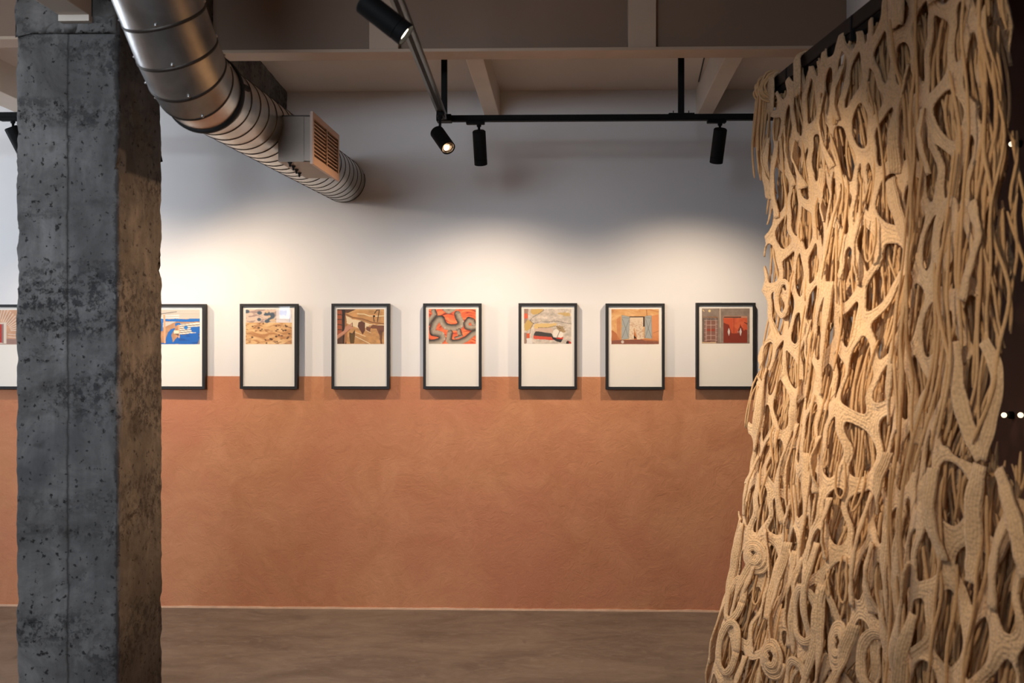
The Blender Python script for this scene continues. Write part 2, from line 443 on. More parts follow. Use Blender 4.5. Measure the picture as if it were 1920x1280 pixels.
def rough_prism(x0, x1, y0, y1, z0, z1, step, seed, seam_x=None, crack=None):
    loop = []
    def seg(a, b, k):
        L = (Vector(b) - Vector(a)).length; n = max(2, int(round(L / step)))
        for i in range(n):
            t = i / n; loop.append((a[0] + (b[0] - a[0]) * t, a[1] + (b[1] - a[1]) * t, k, t * L, (1 - t) * L))
    seg((x0, y0), (x1, y0), 0); seg((x1, y0), (x1, y1), 1); seg((x1, y1), (x0, y1), 2); seg((x0, y1), (x0, y0), 3)
    nrm = [(0, -1), (1, 0), (0, 1), (-1, 0)]
    n = len(loop); nz = int((z1 - z0) / step)
    V = []; Fc = []
    cx, cy = (x0 + x1) / 2, (y0 + y1) / 2
    for j in range(nz + 1):
        z = z0 + (z1 - z0) * j / nz
        zj = j if crack is None else (j - crack)
        for (x, y, k, da, db) in loop:
            p = Vector((x, y, z)); s = Vector((seed, seed * 1.7, 0))
            d = 0.0028 * mn.noise(p * 14 + s) + 0.0022 * mn.noise(p * 46 + s)
            g = mn.noise(p * 9 + s * 3)
            if g > 0.30: d -= min(0.012, (g - 0.30) * 0.05) * (0.6 + mn.noise(p * 60))
            if seam_x is not None and k == 0:
                e = abs(x - seam_x - 0.002 * mn.noise(Vector((0, 0, z * 12))))
                if e < 0.006: d -= 0.006 * (1 - e / 0.006)
                if x > seam_x: d -= 0.004
            px, py = x + nrm[k][0] * d, y + nrm[k][1] * d
            ed = min(da, db)
            if ed < 0.035:      # broken arrises
                c = Vector((x0 if abs(x - x0) < abs(x - x1) else x1, y0 if abs(y - y0) < abs(y - y1) else y1))
                q = Vector((c[0], c[1], z))
                ch = 0.005 + 0.005 * max(0, mn.noise(q * 7 + s)) + 0.009 * max(0, mn.noise(q * 21 + s)) + 0.05 * max(0, mn.noise(q * 2.3 + s * 2) - 0.32)
                f = max(0, 1 - ed / (ch * 2.0 + .001)) ** 1.5
                vx = cx - c[0]; vy = cy - c[1]; L = math.hypot(vx, vy)
                px += vx / L * ch * f; py += vy / L * ch * f
            if crack is not None and zj == 0: z += .010 * mn.noise(Vector((x * 16, y * 16, 1))) + .005 * mn.noise(Vector((x * 60, y * 60, 4)))
            V.append((px, py, z))
    for j in range(nz):
        for i in range(n):
            a = j * n + i; b = j * n + (i + 1) % n
            Fc.append((a, b, b + n, a + n))
    Fc.append(tuple(range(n - 1, -1, -1))); Fc.append(tuple(nz * n + i for i in range(n)))
    return V, Fc

CY = 3.10
cx0 = at(28, 600, CY).x; cx1 = at(221, 600, CY).x
cy1 = atX(305, 600, cx1).y
zcap = at(120, 72, CY).z
M['column'] = concrete(at(126, 600, CY).x, cx1)
col = empty('concrete_column', ((cx0 + cx1) / 2, (CY + cy1) / 2, 0), 'rough grey concrete column with chipped edges standing at the left', 'column')
V, Fc = rough_prism(cx0, cx1, CY, cy1, 0.0, zcap, 0.0095, 3.3, at(126, 600, CY).x, int((zcap) / .0095))
from_np('shaft', V, Fc, M['column'], col, smooth=True)
V, Fc = rough_prism(cx0 - .004, cx1 - .006, CY - .006, cy1 + .01, zcap + .002, 2.98, 0.012, 8.1, None, 0)
o = from_np('head', V, Fc, M['concrete'], col, smooth=True)
tag(o, 'darker rough cast head of the column above a crack')

zbw = at(538, 238, D).z
V, Fc = rough_prism(0, CBX1 - CBX0, 0, 3.2 - zbw, 0, D - cy1, 0.016, 5.5)
V = [(CBX0 + v[0], cy1 + .012 + (D - cy1 - .012) * v[2] / (D - cy1), zbw + v[1]) for v in V]
o = from_np('concrete_beam', V, [tuple(reversed(f)) for f in Fc], M['concrete'], smooth=True); recentre(o)
tag(o, 'rough brown concrete beam running from column to picture wall behind the duct', 'beam')

# white joist that meets the column head from the camera side, with its end plate
t = empty('timber_joist', (at(142, 35, CY).x, CY - .3, at(142, 35, CY).z), 'white painted joist ending against the head of the concrete column', 'joist')
ja = at(113, 30, CY - .02); jb = at(170, 30, CY - .02)
bm = bmesh.new(); bx(bm, (ja.x, 0.2, ja.z), (jb.x, CY - .012, 2.98), 0, .002); from_bm('plank', bm, M['joist_paint'], t)
jc = at(113, 42, CY - .02)
bm = bmesh.new(); bx(bm, (jc.x, CY - .035, jc.z), (jb.x + .001, CY - .008, ja.z), 0, .0015); from_bm('end_block', bm, M['joist_paint'], t)

# white crossbeam at the right end of the steel beam
bm = bmesh.new(); bx(bm, (xe, 2.9, HC + 1.0), (xe + .22, D, 2.98), 0, .003)
o = from_bm('ceiling_crossbeam', bm, M['wall_white']); recentre(o)
tag(o, 'white boxed crossbeam above the dark rail at the right end of the steel beam', 'beam')

# ------------------------------------------------------------------ spiral duct
P1 = at(644, 339, D - .002); P0 = at(380, 172, 2.915)
ax = (P1 - P0).normalized(); R = 0.112
duct = empty('ventilation_duct', P0, 'galvanised spiral air duct bending down from the ceiling to the white wall', 'duct')
def frames_for(path, dirs): pass
def tube(bm, pts, dirs, rad, seg=64):
    rings = []
    ref = Vector((0.3, 0.2, 1))
    for p, d, r in zip(pts, dirs, rad):
        d = d.normalized(); s = d.cross(ref).normalized(); u = s.cross(d)
        rings.append([bm.verts.new(p + (s * math.cos(a) + u * math.sin(a)) * r) for a in [2 * math.pi * k / seg for k in range(seg)]])
    for a, b in zip(rings, rings[1:]):
        for k in range(seg): bm.faces.new((a[k], a[(k + 1) % seg], b[(k + 1) % seg], b[k]))
    return rings
L = (P1 - P0).length
bm = bmesh.new(); n = 24
tube(bm, [P0 + ax * (.02 + (L - .02) * i / n) for i in range(n + 1)], [ax] * (n + 1), [R] * (n + 1)); from_bm('spiral_pipe', bm, M['steel'], duct, True)
# raised helical lock seam
s_ = ax.cross(Vector((0.3, 0.2, 1))).normalized(); u_ = s_.cross(ax)
pitch = 0.094; turns = (L - .03) / pitch; N = int(turns * 56)
bm = bmesh.new(); prev = None
for i in range(N + 1):
    a_ = 2 * math.pi * turns * i / N; c = P0 + ax * (.03 + (L - .03) * i / N); r_ = s_ * math.cos(a_) + u_ * math.sin(a_)
    ring = [bm.verts.new(c + r_ * rr + ax * aa) for rr, aa in ((R - .002, -.0035), (R + .0022, -.0018), (R + .0022, .0018), (R - .002, .0035))]
    if prev:
        for k in range(3): bm.faces.new((prev[k], prev[k + 1], ring[k + 1], ring[k]))
    prev = ring
from_bm('lock_seam', bm, M['seam'], duct, True)
# collar with gasket, and the gored elbow
de = Vector((-0.13, -0.60, 0.78)).normalized()
RE = 0.118
gd = [ax * -1]
def slerp(a, b, t): return (a * (1 - t) + b * t).normalized()
d0 = -ax
pts = [P0 + ax * .03]; 
seglen = [.085, .055, .075, .105, .5]
segdir = [slerp(d0, de, .12), slerp(d0, de, .45), slerp(d0, de, .8), de, de]
cur = P0 + ax * .02
joints = [cur.copy()]
for sl, sd in zip(seglen, segdir):
    cur = cur + sd * sl; joints.append(cur.copy())
for i in range(5):
    a, b = joints[i], joints[i + 1]
    da = (segdir[i] + (segdir[i - 1] if i else d0)).normalized(); db = (segdir[i] + (segdir[i + 1] if i < 4 else segdir[i])).normalized()
    if i == 4:
        t_ = (2.978 - a.z) / segdir[i].z; b = a + segdir[i] * t_; db = segdir[i]
        b = a + segdir[i] * min(t_, 0.62)
    r0 = RE if i else R + .005
    bm = bmesh.new(); tube(bm, [a, a.lerp(b, .5), b], [da, segdir[i], db], [r0, RE, RE]); from_bm('elbow_section', bm, M['steel'], duct, True)
    if i:
        bm = bmesh.new()
        tube(bm, [a - da * .005, a - da * .002, a + da * .002, a + da * .005], [da] * 4, [RE, RE + .002, RE + .002, RE]); from_bm('seam_ring', bm, M['seam'], duct, True)
        for ang in (-2.2, -0.7, 0.8, 2.4):
            ref = Vector((0.3, 0.2, 1)); s2 = da.cross(ref).normalized(); u2 = s2.cross(da)
            q = s2 * math.cos(ang) + u2 * math.sin(ang)
            bm = bmesh.new(); bmesh.ops.create_uvsphere(bm, u_segments=10, v_segments=6, radius=.0048, matrix=Matrix.Translation(a + da * .012 + q * (RE + .001))); from_bm('rivet', bm, M['steel'], duct, True)
bm = bmesh.new(); tube(bm, [P0 + ax * t_ for t_ in (.002, .002, .012, .02, .03, .03)], [ax] * 6, [R, R + .011, R + .013, R + .013, R + .010, R]); from_bm('gasket', bm, M['rubber'], duct, True)
bm = bmesh.new(); tube(bm, [P0 + ax * t_ for t_ in (.03, .032, .05, .052)], [ax] * 4, [R, R + .005, R + .005, R]); from_bm('collar', bm, M['steel'], duct, True)
bm = bmesh.new(); q = (s_ * 1.0 + u_ * .5).normalized(); bar(bm, P0 + ax * .02 + q * (R + .008), P0 + ax * .07 + q * (R + .012), .014, .014, q, .002); from_bm('clamp_screw', bm, M['rubber'], duct)
# side register box and louvred grille
GX = -0.80
g0 = atX(584.4, 208.4, GX); g1 = atX(634.3, 251.3, GX); ya, yb = g0.y, g1.y
zt = g0.z; zb2 = atX(584, 306.3, GX).z
def cpt(y): return P0 + ax * ((y - P0.y) / ax.y)
bm = bmesh.new(); c_ = cpt((ya + yb) / 2)
bx(bm, (-.925, ya + .02, zb2 + .010), (GX - .032, yb - .02, zt - .012))
for lo_, hi_ in (((ya + .02, zb2 + .010), (yb - .02, zb2 + .013)), ((ya + .02, zt - .015), (yb - .02, zt - .012)), ((ya + .02, zb2 + .010), (ya + .023, zt - .012)), ((yb - .023, zb2 + .010), (yb - .02, zt - .012))): bx(bm, (GX - .033, *lo_), (GX - .006, *hi_))
rbx = from_bm('register_box', bm, simple('dull sheet steel', (132, 118, 106), .5, .6, .05, 9), duct)
bm = bmesh.new(); bar(bm, (-.92, ya + .02, zt - .012), (GX - .006, ya + .02, zt - .012), .006, .004); from_bm('box_edge', bm, M['seam'], duct)
for i in range(4):
    p = Vector((GX - .085 - 0.010 * i, ya + .03 + i * .085, zb2 + .006))
    bm = bmesh.new(); lathe(bm, p + Vector((0, 0, .008)), (0, 0, -1), [(0, .009), (.006, .009), (.010, .005), (.020, .003), (.021, 0)], 10); sc_ = from_bm('screw', bm, M['rubber'], duct, True); sc_.parent = rbx; sc_.location = (0, 0, 0)
bm = bmesh.new(); fw = .022; gx0, gx1 = GX - .006, GX + .004
bx(bm, (gx0, ya, zt - fw), (gx1, yb, zt), 0); bx(bm, (gx0, ya, zb2), (gx1, yb, zb2 + fw * 1.25), 0)
bx(bm, (gx0, ya, zb2 + fw * 1.25), (gx1, ya + fw, zt - fw), 0); bx(bm, (gx0, yb - fw, zb2 + fw * 1.25), (gx1, yb, zt - fw), 0)
ym = (ya + yb) / 2; bx(bm, (gx0 + .001, ym - .006, zb2 + fw), (gx1 + .001, ym + .006, zt - fw))
gr = from_bm('grille_frame', bm, M['grille'], duct)
bm = bmesh.new(); bx(bm, (GX - .0315, ya + .024, zb2 + .014), (GX - .029, yb - .024, zt - .016)); from_bm('shadow_backing', bm, M['rubber'], duct)
for y0_, y1_ in ((ya + fw, ym - .006), (ym + .006, yb - fw)):
    nl = 10
    for k in range(nl):
        z = zb2 + fw * 1.25 + (zt - fw - zb2 - fw * 1.25) * (k + .5) / nl
        bm = bmesh.new(); hexa(bm, [(GX - .020, y0_, z - .004), (GX - .020, y1_, z - .004), (GX + .001, y1_, z - .0075), (GX + .001, y0_, z - .0075),
                                    (GX - .020, y0_, z - .0025), (GX - .020, y1_, z - .0025), (GX + .001, y1_, z - .003), (GX + .001, y0_, z - .003)])
        lv = from_bm('louvre', bm, M['grille'], duct); lv.parent = gr; lv.location = (0, 0, 0)

# ------------------------------------------------------------------ lamp tracks and spotlights
TY = 4.15
ta = at(832, 222, TY); tb = at(1565, 221, TY - .0); TZ = ta.z
tb.z = TZ
tb = Vector((tb.x, TY, TZ)); ta = Vector((ta.x, TY, TZ))
track = empty('lighting_track', (ta.x, TY, TZ), 'black ceiling lamp track with two droppers, turning a corner towards the camera', 'lamp track')
bm = bmesh.new(); bar(bm, ta - Vector((.02, 0, 0)), tb, .034, .022, bevel=.002)
bar(bm, ta + Vector((0, 0, -.013)), tb + Vector((0, 0, -.013)), .026, .004); from_bm('cross_rail', bm, M['black'], track)
tn = Vector((at(745, 0, 2.59).x - .01, .3, TZ)); tdir = (Vector((at(745, 0, 2.59).x, 2.59, TZ)) - ta); tn = ta + tdir * ((TY - .3) / (TY - 2.59))
bm = bmesh.new(); bar(bm, ta, tn, .034, .022, bevel=.002); from_bm('long_rail', bm, simple('satin black rail', (24, 22, 21), .3, .4, .05, 15), track)
bm = bmesh.new(); bar(bm, ta + Vector((0, 0, -.0115)), tn + Vector((0, 0, -.0115)), .012, .002); from_bm('rail_slot', bm, M['black'], track)
bm = bmesh.new(); bx(bm, (ta.x - .03, TY - .03, TZ - .016), (ta.x + .035, TY + .03, TZ + .014), 0, .003); from_bm('corner_joint', bm, M['black'], track)
for px in (833, 1277):
    x = at(px, 200, TY).x
    zt_ = CW + (zc - CW) * (D - TY) / (D - 3.8)
    bm = bmesh.new(); bx(bm, (x - .0125, TY - .0125, TZ + .008), (x + .0125, TY + .0125, zt_), 0, .002); from_bm('dropper', bm, M['black'], track)
    if px > 1000:
        bm = bmesh.new(); bx(bm, (x - .055, TY - .02, TZ + .010), (x + .055, TY + .02, TZ + .015), 0, .001)
        for s in (-1, 1): bx(bm, (x + s * .033 - .0015, TY - .002, TZ + .013), (x + s * .033 + .0015, TY + .002, TZ + .028))
        from_bm('clamp_plate', bm, M['black'], track)
for k, yy in enumerate((1.2, 2.2)):
    p = ta + (tn - ta) * ((TY - yy) / (TY - .3))
    bm = bmesh.new(); bx(bm, (p.x - .0125, p.y - .0125, TZ + .008), (p.x + .0125, p.y + .0125, 2.98), 0, .002); from_bm('dropper', bm, M['black'], track)

# second track behind the column
tl = at(30, 216, TY); TZ2 = tl.z
track2 = empty('lighting_track', (tl.x, TY, TZ2), 'black lamp track running behind the concrete column at the left edge', 'lamp track')
xr2 = at(289, 216, TY).x
bm = bmesh.new(); bar(bm, (LX + .1, TY, TZ2), (xr2, TY, TZ2), .034, .022, bevel=.002); from_bm('cross_rail', bm, M['black'], track2)
for x in (-3.6, xr2 - .12):
    zt_ = CW + (zc - CW) * (D - TY) / (D - 3.8)
    if CBX0 - .02 < x < CBX1 + .02: zt_ = zbw
    bm = bmesh.new(); bx(bm, (x - .0125, TY - .0125, TZ2 + .008), (x + .0125, TY + .0125, zt_ + .004), 0, .002); from_bm('dropper', bm, M['black'], track2)

def spotlight(label, adapter, top, d, aim, power, size=100, blend=1.0, length=.15, rad=.0285, foil=False, adir=Vector((1, 0, 0)), stem=None, soft=.03, color=WARM):
    """adapter: point under the rail; top: rear end of the head on its axis; d: axis direction of the head"""
    d = Vector(d).normalized(); top = Vector(top)
    r = empty('track_spotlight', adapter, label, 'spotlight', 'black cylindrical track spotlights')
    A = Vector(adapter)
    bm = bmesh.new(); bar(bm, A - adir * .055 + Vector((0, 0, -.007)), A + adir * .025 + Vector((0, 0, -.007)), .03, .014, bevel=.002); from_bm('adapter', bm, M['black'], r)
    pv = top + d * .028
    bm = bmesh.new(); lathe(bm, A + Vector((0, 0, -.013)), pv - A, [(0, .010), (.010, .010), (.013, .0055), ((pv - A).length - .01, .0055), ((pv - A).length, .007)], 16); from_bm('stem', bm, M['black'], r, True)
    bm = bmesh.new()
    lathe(bm, top, d, [(0, 0), (0, rad - .004), (.004, rad), (length * .80, rad), (length * .805, rad - .0015), (length * .82, rad - .0015), (length * .825, rad), (length, rad), (length, rad - .003), (length - .016, rad - .004), (length - .016, 0)], 40)
    h = from_bm('lamp_head', bm, M['black'], r, True)
    md = h.modifiers.new('edge', 'EDGE_SPLIT'); md.split_angle = math.radians(35)
    bm = bmesh.new()
    if foil:
        lathe(bm, top + d * (length - .005), d, [(0, 0), (-.004, .008), (.001, rad * .55), (-.003, rad * .75), (.002, rad - .004)], 18)
        for v in bm.verts: v.co += d * .004 * mn.noise(v.co * 160)
        rf_ = from_bm('reflector', bm, M['foil'], r); rf_.parent = h; rf_.location = (0, 0, 0); bm = bmesh.new()
        lathe(bm, top + d * (length - .001) , d, [(0.003, 0), (.0, .012)], 20)
        sd = d.cross(Vector((0, 0, 1))).normalized()
        for v in bm.verts: v.co += sd * .008
        le = from_bm('lens', bm, M['lens'], r)
    else:
        lathe(bm, top + d * (length - .010), d, [(0, 0), (0, rad - .0045)], 24); le = from_bm('lens', bm, M['lens'], r)
    le.parent = h; le.location = (0, 0, 0)
    l = bpy.data.lights.new('lamp_light', 'SPOT'); l.energy = power; l.color = color; l.spot_size = math.radians(size); l.spot_blend = blend; l.shadow_soft_size = soft
    lo = bpy.data.objects.new('lamp_light', l); COL.objects.link(lo); lo.parent = r
    lo.location = top + d * (length + .03) - A; lo.rotation_euler = Vector(aim).to_track_quat('-Z', 'Y').to_euler()
    return r

hl = Vector((0, 0, -.011))
def head(px0, py0, px1, py1, Y, dy):
    """rear end and direction of a head whose axis is seen from (px0,py0) to (px1,py1)"""
    a = at(px0, py0, Y); b = at(px1, py1, Y + dy); return a, b - a
AIM = Vector((0, .62, -.80))
zA = TZ - .013
a, d = head(898, 245, 901.5, 306, TY, .06)
spotlight('black spotlight hanging straight down near the left end of the cross track', (at(898, 229, TY).x, TY, zA), a, d, (0.03, .36, -.93), 52, 122)
a, d = head(1351, 241, 1343, 302, TY, .06)
spotlight('black spotlight leaning left beside the crocheted hanging', (at(1350, 229, TY).x, TY, zA), a, d, (-.04, .36, -.93), 52, 122)
a, d = head(20, 238, 52, 300, TY, .05)
spotlight('black spotlight on the track at the far left, half hidden by the concrete column', (at(24, 228, TY).x, TY, TZ2 - .011), a, d, (.2, .36, -.93), 50, 122)
xh = at(276, 228, TY).x
spotlight('black spotlight on the rail directly behind the concrete column', (xh, TY, TZ2 - .011), (xh + .005, TY, TZ2 - .06), (.12, .3, -1), (.38, .40, -.90), 50, 126)
# corner lamp facing the camera side, with crumpled foil in its mouth
py_ = 3.98; A = ta + (tn - ta) * ((TY - py_) / (TY - .3)) + Vector((0, 0, -.012))
tdn = (tn - ta).normalized()
a, d = head(819, 247, 843, 281, py_, -.085)
spotlight('short black spotlight below the track corner with foil glinting in its mouth', A, a, d, (1.05, -.85, -1.25), 72, 80, length=.125, rad=.030, foil=True, adir=tdn)
# big near lamp
yl = 2.32; A = ta + (tn - ta) * ((TY - yl) / (TY - .3)) + Vector((0, 0, -.012))
a = at(680, 2, yl - .02); b = at(762, 66, yl - .015)
spotlight('largest black spotlight at the top, aimed right at the crocheted hanging', A, a, b - a, (1.18, .78, -.80), 112, 66, length=(b - a).length, rad=.029, adir=tdn)
# unseen lamp added on the same rail, throwing extra warm light towards the hanging
A = ta + (tn - ta) * ((TY - 1.1) / (TY - .3)) + Vector((0, 0, -.012))
spotlight('added unseen black spotlight on the near end of the long rail', A, A + Vector((0.01, 0, -.05)), (.55, .2, -.6), (.80, .35, -.45), 40, 80, adir=tdn)

A = Vector((at(1545, 229, TY).x, TY, zA)); dd = (Vector((-1.37, 3.3, 1.35)) - A).normalized()  # unseen lamp added to warm the right face of the column
spotlight('added black spotlight hidden behind the crocheted hanging, aimed at the column side', A, A + Vector((0, 0, -.05)), dd, dd, 250, 40, color=(1.0, .60, .33))

# ------------------------------------------------------------------ framed photographs
class Ras:
    W, H = 150, 110
    def __init__(s, base):
        s.x, s.y = np.meshgrid(np.linspace(0, 1, s.W), np.linspace(0, 1, s.H))
        s.c = np.zeros((s.H, s.W, 3)) + np.array(base, float)
    def noise(s, sx, sy, seed, octv=3, warp=0.0):
        rs = np.random.RandomState(seed); out = np.zeros((s.H, s.W)); amp = 1; tot = 0
        X = s.x.copy(); Y = s.y.copy()
        if warp: X = X + warp * np.sin(Y * 17 + seed); Y = Y + warp * np.sin(X * 13 + seed * 2)
        for o in range(octv):
            n = 64; g = rs.rand(n, n)
            u = (X * sx * 2 ** o) % (n - 1); v = (Y * sy * 2 ** o) % (n - 1)
            i = u.astype(int); j = v.astype(int); fu = u - i; fv = v - j
            fu = fu * fu * (3 - 2 * fu); fv = fv * fv * (3 - 2 * fv)
            i1 = (i + 1) % n; j1 = (j + 1) % n
            out += amp * ((g[j, i] * (1 - fu) + g[j, i1] * fu) * (1 - fv) + (g[j1, i] * (1 - fu) + g[j1, i1] * fu) * fv); tot += amp; amp *= .55
        return out / tot
    def put(s, m, col, a=1.0):
        m = np.clip(m, 0, 1)[..., None] * a; s.c = s.c * (1 - m) + np.array(col, float) * m
    def poly(s, pts, col, a=1.0, rag=0.0, seed=1):
        X, Y = s.x, s.y
        if rag: X = X + (s.noise(14, 14, seed) - .5) * rag; Y = Y + (s.noise(14, 14, seed + 9) - .5) * rag
        ins = np.zeros_like(X, bool); n = len(pts)
        for k in range(n):
            (x0, y0), (x1, y1) = pts[k], pts[(k + 1) % n]
            if y0 == y1: continue
            c = ((y0 > Y) != (y1 > Y)) & (X < (x1 - x0) * (Y - y0) / (y1 - y0) + x0); ins ^= c
        s.put(ins.astype(float), col, a); return ins
    def dist(s, pts):
        d = np.full(s.x.shape, 9.0); T = np.zeros_like(d); S = np.zeros_like(d); acc = 0
        for (x0, y0), (x1, y1) in zip(pts, pts[1:]):
            vx, vy = x1 - x0, (y1 - y0) * .74; L2 = vx * vx + vy * vy + 1e-9
            px, py = s.x - x0, (s.y - y0) * .74
            t = np.clip((px * vx + py * vy) / L2, 0, 1)
            e = np.hypot(px - t * vx, py - t * vy); side = np.sign(px * vy - py * vx)
            m = e < d; d = np.where(m, e, d); T = np.where(m, acc + t * math.sqrt(L2), T); S = np.where(m, side * e, S)
            acc += math.sqrt(L2)
        return d, T, S
    def line(s, pts, wd, col, a=1.0, soft=.006):
        d, T, S = s.dist(pts); s.put((wd - d) / soft + .5, col, a); return d, T, S
    def ell(s, cx, cy, rx, ry, col, a=1.0, soft=.15):
        d = np.sqrt(((s.x - cx) / rx) ** 2 + ((s.y - cy) / ry) ** 2); s.put((1 - d) / soft + .5, col, a)
    def shade(s, n, k): s.c = np.clip(s.c * (1 + (n[..., None] - .5) * k), 0, 255)

def art_sand():
    r = Ras((222, 174, 118)); n = r.noise(4, 14, 3, 4, .04); n2 = r.noise(9, 22, 5, 3, .03)
    r.put((n - .5) * 5, (238, 198, 142)); r.put((.46 - n) * 7, (190, 134, 84)); r.put((.34 - n2) * 9, (150, 98, 60), .8)
    top = (.385 - r.y) / .01; r.put(top, (226, 200, 178)); m = np.clip(top, 0, 1) * np.clip((.5 - n2) * 8, 0, 1); r.put(m, (176, 150, 140))  # paler upper band: veil of the window reflection, painted into the print
    for x, y, a, b in ((.03, .06, .05, .05), (.3, .10, .05, .05), (.29, .29, .04, .045), (.47, .12, .06, .06), (.57, .18, .06, .09), (.52, .3, .05, .06), (.46, .34, .05, .05), (.43, .15, .04, .03)):
        r.ell(x, y, a, b, (72, 88, 104), .95, .4)
    for x, y, a, b in ((.46, .07, .035, .035), (.51, .2, .03, .03), (.58, .32, .07, .04)): r.ell(x, y, a, b, (224, 190, 152), 1, .4)
    r.poly([(.66, 0), (1, 0), (1, .385), (.66, .385)], (240, 236, 240), .75)  # white block: window reflection in the glass, painted into the print
    for x, y, a, b in ((.78, .1, .05, .09), (.86, .1, .03, .1), (.95, .25, .01, .12)): r.ell(x, y, a, b, (150, 166, 214), .7, .6)
    rs = random.Random(4)
    for x, y in ((.38, .41), (.66, .48), (.86, .46), (.88, .49), (.69, .58), (.66, .62), (.78, .57), (.81, .61), (.86, .6), (.94, .70), (.72, .74), (.66, .78), (.78, .76), (.14, .80), (.32, .61), (.35, .57), (.28, .53), (.15, .49), (.56, .87), (.54, .85), (.92, .80), (.9, .83), (.68, .93), (.64, .94), (.43, .88), (.45, .97)):
        r.ell(x, y, rs.uniform(.014, .03), rs.uniform(.014, .028), (84, 52, 36), .9, .5)
    r.poly([(.8, 1), (1, .86), (1, 1)], (176, 118, 80), .6)
    return r
def art_blue():
    r = Ras((190, 140, 100)); r.shade(r.noise(10, 14, 2), .25)
    st = (np.sin(r.y * 130) > 0).astype(float)
    m = r.y < .27; r.put(m, (216, 206, 192)); r.put(m * st, (186, 172, 154), .6)
    r.line([(0, .15), (.5, .06)], .006, (90, 80, 80)); r.line([(0, .2), (.55, .16)], .006, (250, 250, 250)); r.line([(.1, .25), (.55, .22)], .006, (250, 250, 250))
    r.poly([(0, .27), (1, .27), (1, .35), (.5, .35), (.3, .33), (0, .31)], (20, 112, 196), 1, .03)
    r.poly([(.12, .36), (.5, .34), (.25, .5), (.12, .52)], (206, 198, 186))
    r.poly([(.55, .40), (1, .37), (1, .56), (.96, .7), (.56, .73)], (238, 228, 214))
    q = (np.sin((r.y + r.x * .12) * 105) > .2) & (r.x > .57) & (r.y > .4) & (r.y < .74); r.put(q.astype(float), (112, 92, 78), .8)
    r.poly([(.56, .72), (1, .66), (1, 1), (0, 1), (0, .97), (.42, .95)], (10, 98, 184), 1, .06)
    r.poly([(.80, .5), (1, .48), (1, .68), (.82, .64)], (14, 104, 190), 1, .05); r.ell(.7, .52, .04, .05, (20, 120, 200), 1, .3)
    r.poly([(.3, .70), (.36, .58), (.47, .53), (.44, .62), (.38, .72), (.42, .95), (.26, .97), (.27, .8)], (16, 106, 190), 1, .03)
    r.poly([(0, .30), (.2, .33), (.2, .62), (.12, .64), (.06, .4)], (22, 116, 196), 1, .03)
    r.poly([(.46, .40), (.56, .37), (.6, .43), (.5, .45), (.48, .5)], (20, 110, 190), 1, .02)
    r.line([(.23, .17), (.24, .62), (.24, .95)], .020, (226, 168, 126)); r.line([(.545, .46), (.55, .8)], .018, (224, 170, 128))
    r.poly([(.44, .6), (.55, .6), (.55, .69), (.44, .69)], (240, 226, 196)); r.poly([(.45, .69), (.55, .69), (.55, .77)], (96, 66, 54), .8)
    n = r.noise(8, 26, 6, 3); r.put(((n < .4) & (r.y > .7) & (r.x > .55)).astype(float), (6, 66, 140), .6); r.poly([(.95, 1), (1, .8), (1, 1)], (140, 130, 130))
    return r
def art_hand():
    r = Ras((202, 150, 92)); n = r.noise(10, 12, 7, 4); r.shade(n, .35)
    r.poly([(0, 0), (.4, 0), (.2, .13), (.2, 1), (0, 1)], (92, 58, 34))
    for y in (.03, .17, .31, .46, .6): r.poly([(0, y), (.09, y), (.10, y + .11), (0, y + .11)], (176, 88, 48), .9, .02, int(y * 99))
    r.poly([(.1, 0), (.17, 0), (.145, 1), (.12, 1)], (40, 24, 18)); r.poly([(.17, .1), (.22, .1), (.22, .9), (.15, 1)], (182, 122, 70), .9)
    r.poly([(.19, .18), (.32, .28), (.5, .33), (.7, .42), (.9, .47), (1, .46), (1, .44), (.68, .46), (.66, .52), (.47, .56), (.33, .48), (.2, .4)], (240, 216, 176), 1, .02)
    r.line([(.2, .15), (.33, .24), (.55, .28), (.75, .38), (1, .42)], .012, (140, 90, 52), .9, .012); r.line([(.2, .13), (.42, .03), (.7, .02), (1, .05)], .006, (230, 190, 130), .8)
    r.line([(.43, .13), (.58, .14), (.68, .19), (.86, .20), (1, .19)], .011, (240, 216, 168))
    r.poly([(.45, .38), (.52, .34), (.59, .38), (.6, .6), (.54, .74), (.48, .58), (.44, .5)], (104, 60, 40), 1, .02)
    r.poly([(.62, .5), (.7, .52), (.76, .45), (1, .47), (1, .62), (.9, .74), (.84, .56), (.72, .55), (.7, .66), (.62, .62)], (124, 76, 52), .95, .02)
    r.poly([(.9, .6), (.97, .6), (.96, 1), (.92, 1)], (98, 60, 38), .8, .04)
    r.line([(.62, .0), (.61, .4), (.61, .62)], .006, (238, 214, 174), 0.0)
    r.line([(.8, .12), (.84, .03), (.9, .02), (.87, .25), (.86, .36)], .008, (46, 28, 20)); r.line([(.77, .19), (.79, .35)], .008, (60, 36, 26)); r.ell(.79, .2, .02, .03, (40, 26, 20))
    r.line([(.38, .66), (.6, .78)], .007, (242, 218, 176)); r.line([(.33, .74), (.7, .99)], .007, (242, 222, 184)); r.line([(.61, .6), (.72, .68)], .006, (238, 210, 170))
    r.poly([(.26, .66), (.32, .70), (.38, .58), (.38, .74), (.36, .99), (.28, .99), (.26, .82)], (84, 56, 22)); r.poly([(.28, .72), (.37, .72), (.36, .98), (.29, .98)], (112, 84, 30), .7)
    r.poly([(0, .74), (.14, .62), (.18, .5), (.24, .46), (.32, .39), (.33, .42), (.27, .48), (.33, .51), (.36, .55), (.28, .57), (.18, .68), (0, .87)], (206, 146, 116)); r.line([(.0, .86), (.16, .71), (.27, .58)], .008, (150, 92, 66), .8)
    r.line([(.32, .39), (.325, .50)], .007, (98, 68, 56))
    return r
